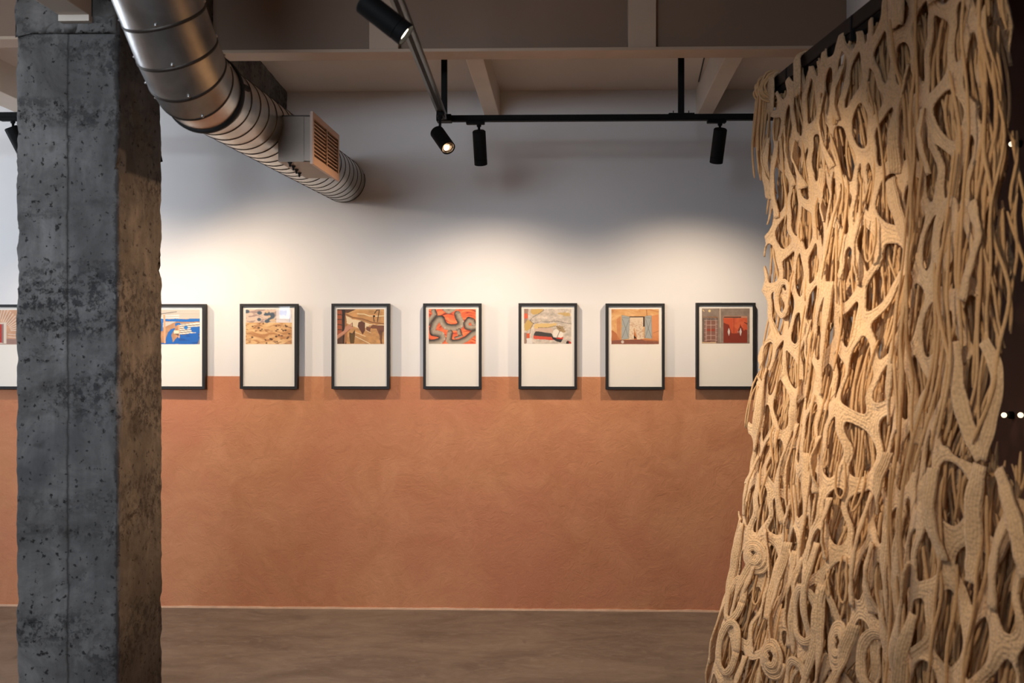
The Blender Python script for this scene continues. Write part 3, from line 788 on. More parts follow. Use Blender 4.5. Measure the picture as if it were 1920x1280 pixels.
def art_braid():
    r = Ras((238, 106, 56)); n = r.noise(5, 22, 8, 4, .05); r.put((n - .52) * 8, (250, 140, 84)); r.put((.42 - n) * 10, (190, 60, 30), .9); r.put((.3 - n) * 14, (90, 34, 22), .8)
    def rope(pts, wd):
        d, T, S = r.dist(pts); m = np.clip((wd - d) / .008 + .5, 0, 1)
        r.put(np.clip((wd + .012 - np.hypot(0, d)) / .01, 0, 1) * (S > 0), (84, 34, 22), .7)
        k = np.clip(S / wd, -1, 1); base = np.array((146, 132, 114.))
        lum = 1.12 + .42 * -k - .50 * k * k + .26 * np.sin(T * 330 + k * 2.2); col_ = base * lum[..., None]
        r.c = r.c * (1 - m[..., None]) + col_ * m[..., None]
    rope([(.1, .05), (.13, .15), (.05, .28), (-.02, .42)], .048)
    rope([(.34, -.02), (.42, .06), (.52, -.02)], .060)
    rope([(-.05, .98), (.12, .97), (.24, .92), (.29, .84), (.27, .74), (.18, .70), (.09, .68), (.08, .58), (.12, .42), (.2, .28), (.27, .28), (.30, .40), (.36, .5), (.46, .53), (.58, .53), (.67, .47), (.68, .36), (.63, .24), (.61, .14)], .066)
    rope([(1.03, .52), (.9, .55), (.81, .52), (.79, .42), (.85, .30), (.93, .34), (.96, .44)], .052)
    rope([(.45, .68), (.42, .9), (.5, .97), (.65, .95), (.8, .86), (.93, .71), (1.02, .66)], .058)
    rope([(.64, .62), (.66, .72)], .045); rope([(.57, .83), (.70, .77)], .022)
    return r
def art_quilt():
    r = Ras((206, 192, 176)); n = r.noise(12, 12, 12, 4); r.shade(n, .3); n2 = r.noise(30, 24, 4, 2); r.shade(n2, .18)
    G = (206, 168, 92)
    r.poly([(0, 0), (.09, 0), (.08, .3), (.02, .42), (0, .42)], (160, 130, 112)); r.poly([(0, .13), (.07, .13), (.08, .27), (0, .28)], (226, 98, 58))
    r.poly([(.14, .02), (.4, .0), (.38, .1), (.22, .17), (.15, .12)], G, .9, .05); r.poly([(.72, .1), (.95, .12), (.97, .22), (.76, .17)], G, .7, .08)
    r.poly([(.08, .3), (.19, .4), (.14, .58), (.04, .64), (0, .6), (0, .46)], G, .95, .04); r.poly([(.22, .42), (.7, .4), (.66, .5), (.4, .55), (.22, .56)], (226, 190, 120), .9, .05)
    r.poly([(.66, .5), (.82, .48), (.88, .66), (.78, .7)], (150, 118, 70), .7, .10)
    r.poly([(.22, .56), (.6, .55), (.62, .68), (.22, .66)], (208, 174, 152), .8, .04)
    r.poly([(.21, .70), (.25, .64), (.58, .70), (.62, .82), (.58, .81), (.2, .77)], (66, 60, 52), 1, .02); r.poly([(.2, .77), (.58, .81), (.62, .90), (.2, .86)], (214, 84, 58), 1, .02)
    r.poly([(.58, .8), (.7, .84), (.82, .86), (.78, .96), (.68, .93), (.6, .87)], (44, 42, 40), 1, .02); r.poly([(.66, .83), (.83, .8), (.82, .87), (.7, .86)], (214, 60, 40))
    r.ell(.68, .70, .07, .12, (236, 226, 210), 1, .2); r.ell(.77, .74, .06, .09, (240, 230, 214), 1, .2); r.line([(.75, .65), (.72, .74), (.69, .84)], .005, (60, 50, 46))
    r.poly([(.88, 1), (.92, .9), (1, .96), (1, 1)], (200, 50, 40)); r.ell(.92, .97, .03, .05, (40, 40, 34)); r.poly([(.05, .7), (.12, .7), (.12, .84), (.05, .84)], (226, 90, 40), 1, .03)
    r.poly([(0, .68), (.06, .68), (.06, 1), (0, 1)], (150, 116, 100), .8)
    for P in ([(.42, .03), (.32, .14), (.18, .24), (.12, .34), (.2, .42), (.35, .37), (.5, .38), (.7, .35), (.85, .4), (1, .43)], [(.2, .42), (.14, .56), (.12, .7)], [(.3, .54), (.5, .54), (.65, .49), (.76, .56)]):
        d, T, S = r.dist(P); r.put(((d < .010) & (np.sin(T * 230) > .1)).astype(float), (58, 48, 44), .85)
    r.poly([(.05, .86), (.16, .84), (.18, 1), (.05, 1)], (232, 226, 220), .8, .05)
    return r
def art_door():
    r = Ras((222, 166, 104)); n = r.noise(5, 6, 21, 4, .05); r.put((n - .5) * 5, (236, 190, 132)); r.put((.42 - n) * 6, (198, 130, 76), .8)
    r.poly([(.8, .2), (1, .15), (1, .9), (.84, .9)], (212, 128, 78), .7); r.poly([(0, .6), (.1, .68), (.2, .9), (0, .92)], (180, 98, 54), .8, .04); r.poly([(.11, .28), (.2, .2), (.2, .9), (.12, .9)], (200, 128, 80), .7)
    r.line([(.74, .02), (.75, .2)], .005, (130, 70, 44)); r.line([(.88, .68), (1, .62)], .005, (140, 86, 56), .7)
    r.poly([(0, .9), (.2, .88), (.7, .86), (1, .9), (1, 1), (0, 1)], (142, 84, 64), 1, .02); r.poly([(.6, .84), (1, .88), (1, .92), (.7, .9)], (204, 122, 66), .7)
    r.poly([(.38, .21), (.70, .21), (.70, .5), (.38, .5)], (70, 44, 30)); r.poly([(.46, .5), (.54, .86), (.46, .88)], (196, 112, 56)); r.poly([(.475, .74), (.53, .84), (.47, .84)], (24, 18, 14))
    cur = r.poly([(.39, .235), (.67, .235), (.665, .5), (.68, .84), (.54, .86), (.485, .5), (.47, .87), (.36, .87)], (228, 206, 176)); tx = r.noise(38, 34, 5, 2); r.put(cur * np.clip((.5 - tx) * 6, 0, 1) * np.clip((r.y - .25) * 4, 0, 1), (200, 158, 128), .8)
    for P in ([(.22, .17), (.385, .22), (.365, .84), (.215, .87)], [(.71, .2), (.84, .18), (.855, .84), (.70, .82)]):
        r.poly(P, (168, 172, 168)); xs = [p[0] for p in P]; r.line([(xs[0] + .01, .28), ((xs[0] + xs[1]) / 2, .55), (xs[3] + .01, .82)], .004, (112, 112, 106)); r.line([(xs[1] - .01, .3), ((xs[0] + xs[1]) / 2, .55), (xs[2] - .01, .8)], .004, (112, 112, 106)); r.line([(xs[0], .235), (xs[1], .26)], .004, (120, 120, 114)); r.line(P + [P[0]], .003, (140, 140, 132))
    r.ell(.235, .935, .03, .045, (216, 200, 188)); r.ell(.235, .49, .012, .015, (214, 180, 100))
    return r
def art_gate():
    r = Ras((146, 128, 114)); n = r.noise(14, 9, 31, 4); r.shade(n, .3)
    r.line([(.38, 0), (.385, .55)], .008, (222, 200, 172)); r.line([(.385, .55), (.39, .97)], .010, (180, 158, 144), .7)
    r.ell(.16, .07, .026, .035, (240, 216, 150)); r.line([(.02, .04), (.045, .08)], .008, (236, 206, 150)); r.poly([(.02, .23), (.33, .23), (.33, .27), (.02, .25)], (150, 104, 70), .9)
    r.poly([(.02, .26), (.06, .28), (.06, .95), (.02, .97)], (90, 78, 72), .6); r.poly([(.06, .27), (.33, .27), (.33, .96), (.04, .96)], (116, 68, 56))
    r.poly([(.06, .27), (.33, .27), (.33, .335), (.06, .335)], (58, 44, 40)); r.poly([(.1, .37), (.275, .37), (.275, .92), (.1, .92)], (140, 96, 82)); r.poly([(.1, .58), (.275, .58), (.275, .645), (.1, .645)], (160, 68, 44))
    W_ = (232, 208, 192)
    for x in (.07, .095, .285, .31): r.line([(x, .28), (x, .93)], .0045, W_, .9)
    for y in (.345, .475, .77, .90): r.line([(.1, y), (.28, y)], .004, W_, .9)
    r.line([(.188, .35), (.188, .9)], .004, W_, .9)
    for y in (.34, .45, .57, .69, .81, .92):
        for x in (.05, .285): r.line([(x, y), (x + .04, y)], .003, W_, .8)
    for x in (.12, .15, .18, .21, .24, .27): r.line([(x, .275), (x - .008, .33)], .004, W_, .9)
    r.poly([(.45, .22), (.95, .22), (.95, .98), (.45, .98)], (136, 48, 26)); g = r.noise(6, 6, 9, 3)
    r.poly([(.45, .27), (.95, .27), (.95, .62), (.91, .6), (.88, .64), (.80, .44), (.74, .7), (.62, .7), (.57, .46), (.5, .42), (.45, .4)], (206, 88, 50), 1, .03); r.put((g - .55) * 6 * ((r.x > .46) & (r.x < .94) & (r.y > .28) & (r.y < .6)), (226, 116, 74), .6)
    r.poly([(.45, .22), (.95, .22), (.95, .275), (.45, .275)], (196, 140, 110)); r.poly([(.46, .23), (.82, .23), (.82, .265), (.46, .265)], (56, 40, 38)); r.line([(.67, .27), (.67, .7)], .004, (120, 50, 30)); r.line([(.89, .4), (.95, .44)], .008, (90, 40, 26))
    for x in (.565, .81):
        r.poly([(x - .035, .66), (x - .005, .44), (x + .04, .66), (x, .88)], (120, 40, 24)); r.poly([(x - .026, .665), (x, .545), (x + .026, .665), (x, .79)], (222, 208, 200))
    r.ell(.758, .67, .012, .03, (200, 180, 176), .8); r.poly([(0, .96), (.3, .95), (.3, 1), (0, 1)], (214, 182, 146)); r.poly([(.3, .98), (1, .98), (1, 1), (.3, 1)], (150, 120, 104))
    return r
def art_arch():
    r = Ras((210, 160, 124)); n = r.noise(10, 10, 41, 3); r.shade(n, .25); r.poly([(0, .8), (1, .84), (1, 1), (0, 1)], (150, 116, 108), .8)
    for k in range(26):
        a = -math.pi * (.02 + .96 * k / 25) ; cx, cy = .5, .62
        r.line([(cx + .36 * math.cos(a), cy + .32 * math.sin(a)), (cx + .58 * math.cos(a), cy + .72 * math.sin(a))], .009, (240, 222, 204), .8)
    for y in (.7, .78): r.line([(.8, y), (1, y + .02)], .008, (232, 210, 196), .8)
    r.poly([(.3, .36), (.76, .36), (.76, .98), (.3, .98)], (232, 214, 194)); r.poly([(.38, .41), (.66, .41), (.66, .95), (.38, .95)], (190, 42, 28))
    r.poly([(.66, .41), (.70, .40), (.70, .97), (.66, .95)], (150, 120, 110)); 
    for y in (.5, .63, .78, .88): r.line([(.42, y), (.48, y + .03), (.55, y - .02), (.62, y + .02)], .007, (60, 22, 22), .8)
    return r

FW, FH, FD, FB = 0.298, 0.437, 0.036, 0.0135
def framed(px, label, art, tilt=0.0, yaw=0.0, bottom=729, roll=0.0):
    base = at(px, bottom, D - FD); loc = Vector((base.x, D - .006, base.z))
    t = empty('framed_photograph', loc, label, 'framed photograph', 'framed photographs in a row on the wall')
    t.rotation_euler = (tilt, roll, yaw)
    def part(nm, bm, m, smooth=False):
        me = bpy.data.meshes.new(nm); bm.to_mesh(me); bm.free(); me.materials.append(m)
        o = bpy.data.objects.new(nm, me); COL.objects.link(o); o.parent = t; return o
    bm = bmesh.new(); w2 = FW / 2
    out = [(-w2, 0), (w2, 0), (w2, FH), (-w2, FH)]; inn = [(-w2 + FB, FB), (w2 - FB, FB), (w2 - FB, FH - FB), (-w2 + FB, FH - FB)]
    y0, y1, y2 = -FD, -.0, -FD + .010
    for k in range(4):
        a, b = out[k], out[(k + 1) % 4]; c, d = inn[(k + 1) % 4], inn[k]
        P = [(a[0], y0, a[1]), (b[0], y0, b[1]), (c[0], y0, c[1]), (d[0], y0, d[1]), (a[0], y1, a[1]), (b[0], y1, b[1]), (c[0], y1, c[1]), (d[0], y1, d[1])]
        v = [bm.verts.new(q) for q in P]
        for f in ((0, 1, 2, 3), (7, 6, 5, 4), (0, 4, 5, 1), (2, 6, 7, 3)): bm.faces.new([v[i] for i in f])
    bmesh.ops.remove_doubles(bm, verts=bm.verts, dist=1e-5); bmesh.ops.recalc_face_normals(bm, faces=bm.faces)
    part('frame', bm, M['frame_black'])
    bm = bmesh.new(); bx(bm, (-w2 + FB - .001, -.027, FB - .001), (w2 - FB + .001, -.021, FH - FB + .001)); part('mat_board', bm, M['mat_board'])
    # the print: 88 x 65 px of the photo
    sc = D / F; pw, ph = 88 * sc, 65 * sc; pxo = -pw / 2; pz = FH - 10.5 * sc
    H, W = art.H, art.W; xs = pxo + art.x * pw; zs = pz - art.y * ph
    V = np.stack([xs.ravel(), np.full(H * W, -.0274), zs.ravel()], 1)
    idx = np.arange(H * W).reshape(H, W); Fq = np.stack([idx[:-1, :-1], idx[1:, :-1], idx[1:, 1:], idx[:-1, 1:]], -1).reshape(-1, 4)
    me = bpy.data.meshes.new('print'); me.from_pydata(V.tolist(), [], Fq.tolist())
    c = np.clip(art.c * .97, 0, 255) / 255; c = np.where(c <= .04045, c / 12.92, ((c + .055) / 1.055) ** 2.4)
    at_ = me.attributes.new('ink', 'FLOAT_COLOR', 'POINT'); at_.data.foreach_set('color', np.concatenate([c.reshape(-1, 3), np.ones((H * W, 1))], 1).astype(np.float32).ravel())
    me.materials.append(M['print']); o = bpy.data.objects.new('print', me); COL.objects.link(o); o.parent = t
    bm = bmesh.new(); bx(bm, (-w2 + FB - .001, y0 + .004, FB - .001), (w2 - FB + .001, y0 + .006, FH - FB + .001)); part('glass', bm, M['glass'])
    return t
framed(-11, 'black framed photograph of a red door with white rays, cut by the left photo edge', art_arch(), yaw=0)
framed(331, 'black framed photograph of bright blue cloth, half behind the concrete column', art_blue(), yaw=-.01)
framed(504, 'black framed photograph of rippled sand with dark stones', art_sand(), yaw=-.023)
framed(676, 'black framed photograph of a hand reaching to an ochre wall', art_hand(), yaw=.0)
framed(848, 'black framed photograph of thick grey braids on orange cloth', art_braid(), yaw=.0)
framed(1027, 'black framed photograph of a patched pale quilt with black and red strips', art_quilt(), yaw=.0)
framed(1191, 'black framed photograph of a curtained doorway with two pale blue doors', art_door(), yaw=.0, bottom=730)
framed(1361, 'black framed photograph of a red gate beside a barred door', art_gate(), yaw=.0, bottom=729)

#HANGING
# ------------------------------------------------------------------ crocheted hanging
RY0 = 3.52
R0 = at(1449, 166, RY0); R1 = at(1640, 22, 2.62); R1.z = R0.z
ru = (R1 - R0).normalized(); RL = 1.72            # along the rail, towards the camera
RZ = R0.z
rail = empty('hanging_rail', R0, 'dark square rail under the beam that carries the crocheted hanging', 'rail')
end = R0 + ru * 2.2
bm = bmesh.new(); bar(bm, R0 + ru * -.02 + Vector((.012, 0, .012)), end + Vector((.012, 0, .012)), .034, .044, bevel=.002); from_bm('bar', bm, M['wood_dark'], rail)
bm = bmesh.new(); bar(bm, R0 + ru * .03 + Vector((.012, 0, -.022)), end + Vector((.012, 0, -.022)), .022, .024, bevel=.002); from_bm('lower_strip', bm, M['black'], rail)
for s_v in (.17, .75, 1.5):
    c = R0 + ru * s_v + Vector((.012, 0, -.004)); bm = bmesh.new(); bar(bm, c - ru * .007, c + ru * .007, .040, .074, bevel=.003); from_bm('cable_tie', bm, M['rubber'], rail)
for s_v in (1.2, 1.9):
    c = R0 + ru * s_v + Vector((.012, 0, 0)); bm = bmesh.new(); bx(bm, (c.x - .003, c.y - .003, RZ + .03), (c.x + .003, c.y + .003, 2.98)); from_bm('hanger_wire', bm, M['black'], rail)

FL = [(-.1, 0), (.2, .0), (.45, -.022), (.65, -.012), (.85, 0), (1.0, .02), (1.24, .055), (1.5, .085), (1.72, .105), (1.9, .15), (2.08, .19), (2.34, .26)]
flx = np.array([a for a, b in FL]); fly = np.array([b for a, b in FL])
def surf(s, v, off=0.0):
    """point of the hanging: s along the rail, v down from it, off towards the viewer's side"""
    s = np.asarray(s, float); v = np.asarray(v, float); off = np.asarray(off, float)
    fl = np.interp(v, flx, fly) * (1 - .25 * s / RL)
    amp = .012 + .022 * np.clip(v / 2.2, 0, 1)
    fold = amp * np.sin(s * 9.0 + 1.4 * np.sin(v * 1.7) + .6) + .5 * amp * np.sin(s * 21 + v * 3.1) + .006 * np.sin(v * 13 + s * 8)
    o = off + fl + fold * np.clip(v * 4, 0, 1)
    X = R0.x + ru.x * s - o
    Y = R0.y + ru.y * s - .10 * o
    Z = RZ - v + 0 * s
    return np.stack([X, Y, Z], -1)

rs = np.random.RandomState(11)
def cells(ps, pv, jit, seed, s0, s1, v0, v1):
    r = np.random.RandomState(seed); out = []; j = 0; v = v0 - pv
    while v < v1 + pv:
        s = s0 - ps + (ps / 2 if j % 2 else 0)
        while s < s1 + ps:
            out.append((s + r.uniform(-jit, jit) * ps, v + r.uniform(-jit, jit) * pv)); s += ps
        v += pv; j += 1
    out = np.array(out); keep = r.rand(len(out)) > .07
    return out[keep]
def net(name, C, st, wlo, whi, off, thick, seed, parent, s0, s1, v0, v1, edge_s, ay=.66, curl=.017):
    ns = int((s1 - s0) / st) + 1; nv = int((v1 - v0) / st) + 1
    S, Vv = np.meshgrid(s0 + st * np.arange(ns), v0 + st * np.arange(nv))
    r = np.random.RandomState(seed)
    ws = S + .010 * np.sin(Vv * 23 + S * 9 + seed) + .006 * np.sin(Vv * 61 + seed); wv = (Vv + .012 * np.sin(S * 31 + seed * 2)) * ay
    C2 = C * np.array([1, ay]); W = r.uniform(wlo, whi, len(C))
    shp = S.shape; P = np.stack([ws.ravel(), wv.ravel()], -1)
    d2 = ((P[:, None, :] - C2[None]) ** 2).sum(-1) if len(P) * len(C2) < 3e7 else None
    Fd = np.empty(len(P)); Dd = np.empty(len(P)); I = np.empty(len(P), int)
    for a in range(0, len(P), 20000):
        p = P[a:a + 20000]; q = ((p[:, None, :] - C2[None]) ** 2).sum(-1); i0 = q.argmin(1); c0 = C2[i0]
        dv = C2[None] - c0[:, None, :]; L = np.sqrt((dv ** 2).sum(-1)) + 1e-9
        mid = (C2[None] + c0[:, None, :]) / 2
        e = ((mid - p[:, None, :]) * dv).sum(-1) / L
        e[np.arange(len(p)), i0] = 9
        e = np.where(L > .5, 9, e)
        k = .0085; m = e.min(1)
        dd = m - k * np.log(np.exp(-(e - m[:, None]) / k).sum(1))
        Dd[a:a + 20000] = dd; Fd[a:a + 20000] = dd - W[i0]; I[a:a + 20000] = i0
    f = Fd.reshape(shp); dd = Dd.reshape(shp)
    # outer edges: ragged
    eg = edge_s(Vv)
    f = np.maximum(f, S - eg[1]); f = np.maximum(f, eg[0] - S); f = np.maximum(f, v0 + .012 + .02 * np.sin(S * 17) - Vv)
    bulge = .006 * np.sqrt(np.clip(1 - (np.clip(dd, 0, .03) / .03) ** 2, 0, 1))
    cw = np.sin(S * 13 + Vv * 7 + seed) * np.sin(Vv * 19 + seed) * curl * np.clip(dd / .02, -1, 1)
    offv = off + bulge + cw
    G = surf(S, Vv, offv).reshape(-1, 3); f = f.ravel(); dr = dd.ravel()
    verts = []; vid = {}; at_r = []; faces = []
    def vtx(i):
        if i not in vid: vid[i] = len(verts); verts.append(G[i]); at_r.append(dr[i])
        return vid[i]
    def cut(i, j):
        k = (i, j) if i < j else (j, i)
        if k not in vid:
            t = f[k[0]] / (f[k[0]] - f[k[1]]); vid[k] = len(verts); verts.append(G[k[0]] * (1 - t) + G[k[1]] * t); at_r.append(dr[k[0]] * (1 - t) + dr[k[1]] * t)
        return vid[k]
    ins = f < 0
    I4 = np.stack([(j * ns + i) for j, i in []], 0) if False else None
    for j in range(nv - 1):
        b = j * ns
        for i in range(ns - 1):
            q = (b + i, b + i + 1, b + i + 1 + ns, b + i + ns); n = int(ins[q[0]]) + int(ins[q[1]]) + int(ins[q[2]]) + int(ins[q[3]])
            if n == 0: continue
            if n == 4: faces.append([vtx(k) for k in q]); continue
            poly = []
            for k in range(4):
                a, c = q[k], q[(k + 1) % 4]
                if ins[a]: poly.append(vtx(a))
                if ins[a] != ins[c]: poly.append(cut(a, c))
            if len(poly) >= 3: faces.append(poly)
    o = from_np(name, verts, faces, M['crochet'], parent, True, at_r)
    md = o.modifiers.new('thickness', 'SOLIDIFY'); md.thickness = thick; md.offset = 0
    return o

hang = empty('crocheted_hanging', (R0 + ru * RL * .5) + Vector((0, 0, -.02)), 'large cream crocheted wool hanging full of oval holes and yarn fringes', 'wall hanging')
def eN(V_):
    lo = -.005 + .020 * np.sin(V_ * 8) + .018 * np.sin(V_ * 23 + 1) + .010 * np.sin(V_ * 51)
    hi = np.interp(V_, [0, .55, .9, 1.0, 1.12, 1.2, 2.4], [1.50, 1.49, 1.46, 1.42, 1.44, 1.72, 1.75]) + .03 * np.sin(V_ * 11) + .02 * np.sin(V_ * 29)
    return lo, hi
C1 = cells(.098, .168, .31, 5, 0, 1.75, 0, 2.3)
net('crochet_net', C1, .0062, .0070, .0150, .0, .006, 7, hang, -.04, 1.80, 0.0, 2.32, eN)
C3 = cells(.17, .19, .34, 19, 0, 1.75, 0, 2.3)
net('back_net', C3, .011, .020, .040, -.060, .007, 3, hang, 0.0, 1.74, 0.03, 2.30, lambda V_: (0 * V_ + .01, eN(V_)[1] - .03))

def strand(path, rad, acc, sides=6):
    """sweep a yarn along an (n,3) path into acc = [verts, faces, attr]"""
    V_, F_, A_ = acc; n = len(path); d = np.gradient(path, axis=0); d /= np.linalg.norm(d, axis=1)[:, None] + 1e-9
    ref = np.array([.35, 1., .1]); s_ = np.cross(d, ref); s_ /= np.linalg.norm(s_, axis=1)[:, None] + 1e-9; u_ = np.cross(s_, d)
    b0 = len(V_) and sum(len(x) for x in V_) or 0
    ang = np.arange(sides) * 2 * math.pi / sides
    rr = np.full(n, rad); rr[0] *= .5; rr[-1] *= .55
    ring = path[:, None, :] + (s_[:, None, :] * np.cos(ang)[None, :, None] + u_[:, None, :] * np.sin(ang)[None, :, None]) * rr[:, None, None]
    V_.append(ring.reshape(-1, 3))
    t = np.arange(n)[:, None] * 2.2 + np.arange(sides)[None, :] / sides; A_.append(t.ravel())
    for i in range(n - 1):
        for k in range(sides):
            a = b0 + i * sides + k; b = b0 + i * sides + (k + 1) % sides; F_.append((a, b, b + sides, a + sides))
    F_.append(tuple(b0 + (n - 1) * sides + k for k in range(sides)))
def flush(name, acc, parent=None, mat='strand'):
    return from_np(name, np.concatenate(acc[0]), acc[1], M[mat], parent, True, np.concatenate(acc[2]))
def drop(s, v, length, off, rad=.0036, wob=.010, drift=0.0, r=rs, seg=.020, loop=False):
    n = max(5, int(length / seg)); t = np.linspace(0, 1, n)
    k1, k2, k3 = r.uniform(0, 6.3, 3); f1 = r.uniform(3, 8); f2 = r.uniform(9, 18)
    env = np.clip(t * 4, 0, 1)
    vv = v + length * t; ss = s + drift * t + wob * env * (np.sin(k1 + f1 * vv) - math.sin(k1 + f1 * v)) + wob * .35 * env * np.sin(k2 + f2 * vv * 2)
    oo = off + wob * .7 * env * np.sin(k3 + f1 * 1.3 * vv)
    if loop:
        vv = v + length * np.sin(t * math.pi) * .5; ss = s + (t - .5) * drift + wob * np.sin(k2 + t * 7)
    return surf(ss, vv, oo)

vis = [i for i, c in enumerate(C1) if -.02 < c[0] < 1.75 and -.02 < c[1] < 2.2 and c[0] < eN(np.array([c[1]]))[1][0] - .0]
vis.sort(key=lambda i: -C1[i][0])
rest = [[], [], []]; nt = 0
for q, i in enumerate(vis):
    s, v = C1[i]; acc = [[], [], []]
    kk = rs.randint(9, 15)
    for k in range(kk):
        s_o = s + rs.uniform(-.060, .060); v_o = max(.0, v - .095 + rs.uniform(-.03, .03)); ln = rs.uniform(.15, .33)
        if v_o + ln > 2.31: ln = 2.31 - v_o
        if ln < .05: continue
        strand(drop(s_o, v_o, ln, -rs.uniform(.010, .040), rs.uniform(.0030, .0042), rs.uniform(.006, .024), rs.uniform(-.04, .04)), rs.uniform(.0030, .0042), acc)
    if not acc[0]: continue
    if nt < 99: flush('yarn_tassel', acc, hang); nt += 1
    else:
        off = sum(len(x) for x in rest[0]); rest[0] += acc[0]; rest[2] += acc[2]; rest[1] += [tuple(a + off for a in f_) for f_ in acc[1]]
o = flush('yarn_fringe', rest, hang); o['kind'] = 'stuff'

# long loose yarns falling over the near part, and a few over the far edge
acc = [[], [], []]
for k in range(60):
    s0_ = rs.choice([rs.uniform(1.05, 1.2), rs.uniform(1.30, 1.54), rs.uniform(1.34, 1.52)]); v0_ = rs.uniform(.0, .75); ln = rs.uniform(.3, .85)
    if s0_ > 1.38 and v0_ + ln > 1.12: ln = max(.1, 1.12 - v0_)
    if k % 3 == 0: s0_ = rs.uniform(1.1, 1.6); v0_ = rs.uniform(1.1, 1.7); ln = min(rs.uniform(.3, .7), 2.3 - v0_)
    strand(drop(s0_, v0_, ln, rs.uniform(.004, .035), .0036, rs.uniform(.008, .022), rs.uniform(-.06, .06)), rs.uniform(.0032, .0044), acc)
o = flush('long_yarns', acc, hang); o['kind'] = 'stuff'
acc = [[], [], []]
for k in range(70):
    s0_ = rs.uniform(-.01, .95); v0_ = rs.uniform(.05, 2.0); ln = min(rs.uniform(.10, .30), 2.3 - v0_)
    strand(drop(s0_, v0_, ln, rs.uniform(.006, .02), .0034, rs.uniform(.004, .018), rs.uniform(-.05, .05), loop=k % 3 == 0), .0034, acc)
o = flush('loose_yarns', acc, hang); o['kind'] = 'stuff'
# tangle knotted round the far end of the rail
acc = [[], [], []]
for k in range(52):
    a0 = rs.uniform(0, 6.3); t = np.linspace(0, 1, 26); rad = rs.uniform(.032, .060); c = R0 + Vector((-.016, 0, -.008)) + ru * rs.uniform(-.05, .04) + Vector((0, 0, -.004))
    a_ = a0 + t * rs.uniform(3, 8); w_ = rs.uniform(-.02, .02)
    P = np.stack([c.x + .012 + rad * np.cos(a_) * .9, c.y + w_ * np.sin(t * 6), c.z + .006 + rad * 1.05 * np.sin(a_)], -1)
    P = P + .006 * np.stack([np.sin(t * 17 + k), np.cos(t * 13 + k), np.sin(t * 11 + 2 * k)], -1)
    strand(P, .0042, acc)
flush('rail_tangle', acc, hang)
for k in range(12):
    acc = [[], [], []]
    for m in range(3):
        strand(drop(rs.uniform(-.07, .03), .02, rs.uniform(.14, .32), rs.uniform(.01, .055), .0036, .010, rs.uniform(-.03, .0)), .0038, acc)
    flush('end_fringe', acc, hang)
# hanging tabs that wrap over the rail
for sv, wv in ((.02, .09), (.33, .04), (1.08, .07), (1.30, .08), (1.50, .06)):
    n1, n2 = 16, 8; V_ = []; A_ = []; F_ = []
    for i in range(n1):
        t = i / (n1 - 1)
        if t < .3: off_, z = .030, -.10 + t / .3 * .11
        elif t < .7: a_ = (t - .3) / .4 * math.pi; off_, z = .005 + .027 * math.cos(a_), .012 + .030 * math.sin(a_)
        else: off_, z = -.022, .01 - (t - .7) / .3 * .11
        for j in range(n2):
            c = R0 + ru * (sv + wv * (j / (n2 - 1) - .5) * (1 + .25 * math.sin(t * 6))); V_.append((c.x + .005 - off_ + .004 * math.sin(j * 1.3), c.y, RZ + z + .004 * math.sin(j * 2 + sv * 9))); A_.append(j * .006)
    for i in range(n1 - 1):
        for j in range(n2 - 1):
            a = i * n2 + j; F_.append((a, a + 1, a + n2 + 1, a + n2))
    o = from_np('hanging_tab', V_, F_, M['crochet'], hang, True, A_); md = o.modifiers.new('thickness', 'SOLIDIFY'); md.thickness = .007

# crocheted strips: curling ribbons laid over the net, thicker towards the bottom
def ribbon(name, path, wd, twist, off, rows=7, thick=.006, curl=.0012):
    """path: (n,2) in s,v"""
    n = len(path); d = np.gradient(path, axis=0); d /= np.linalg.norm(d, axis=1)[:, None] + 1e-9; nr = np.stack([-d[:, 1], d[:, 0]], -1)
    V_ = []; A_ = []; F_ = []
    for j in range(rows):
        u = (j / (rows - 1) - .5) * wd
        tw = twist
        V_.append(surf(path[:, 0] + nr[:, 0] * u * np.cos(tw), path[:, 1] + nr[:, 1] * u * np.cos(tw), off + u * np.sin(tw) + .3 * wd * (.25 - (u / wd) ** 2) + curl * np.sin(np.arange(n) * .9 + j * .4)))
        A_.append(np.full(n, u + .5))
    for j in range(rows - 1):
        for i in range(n - 1):
            a = j * n + i; F_.append((a, a + n, a + n + 1, a + 1))
    o = from_np(name, np.concatenate(V_), F_, M['crochet'], hang, True, np.concatenate(A_)); md = o.modifiers.new('thickness', 'SOLIDIFY'); md.thickness = thick; md.offset = 0
    return o
r2 = np.random.RandomState(23)
for k in range(78):
    if k < 44: s, v = r2.uniform(-.02, 1.3), r2.uniform(1.15, 2.2)
    elif k < 58: s, v = r2.uniform(1.0, 1.65), r2.uniform(1.15, 2.0)
    else: s, v = r2.uniform(0, 1.35), r2.uniform(.1, 1.2)
    ln = r2.uniform(.16, .38); n = 22; h = r2.uniform(-.5, .5) + math.pi / 2; c1 = r2.uniform(-3, 3)
    P = [(s, v)]
    for i in range(n - 1):
        h += (c1 * math.cos(i * r2.uniform(.2, .3))) * ln / n * 2.2; P.append((P[-1][0] + math.cos(h) * ln / n * .62, P[-1][1] + math.sin(h) * ln / n))
    P = np.array(P); P[:, 1] = np.clip(P[:, 1], .02, 2.30)
    if P[:, 0].max() > eN(P[:, 1])[1].min() - .01 and v < 1.1: continue
    if P[:, 0].min() < -.03: P[:, 0] += -.02 - P[:, 0].min()
    t = np.linspace(0, 1, n)
    ribbon('crochet_strip', P, r2.uniform(.020, .036), r2.uniform(-1.1, 1.1) * np.sin(t * r2.uniform(2, 5) + r2.uniform(0, 3)), .014 + .016 * np.sin(t * math.pi))
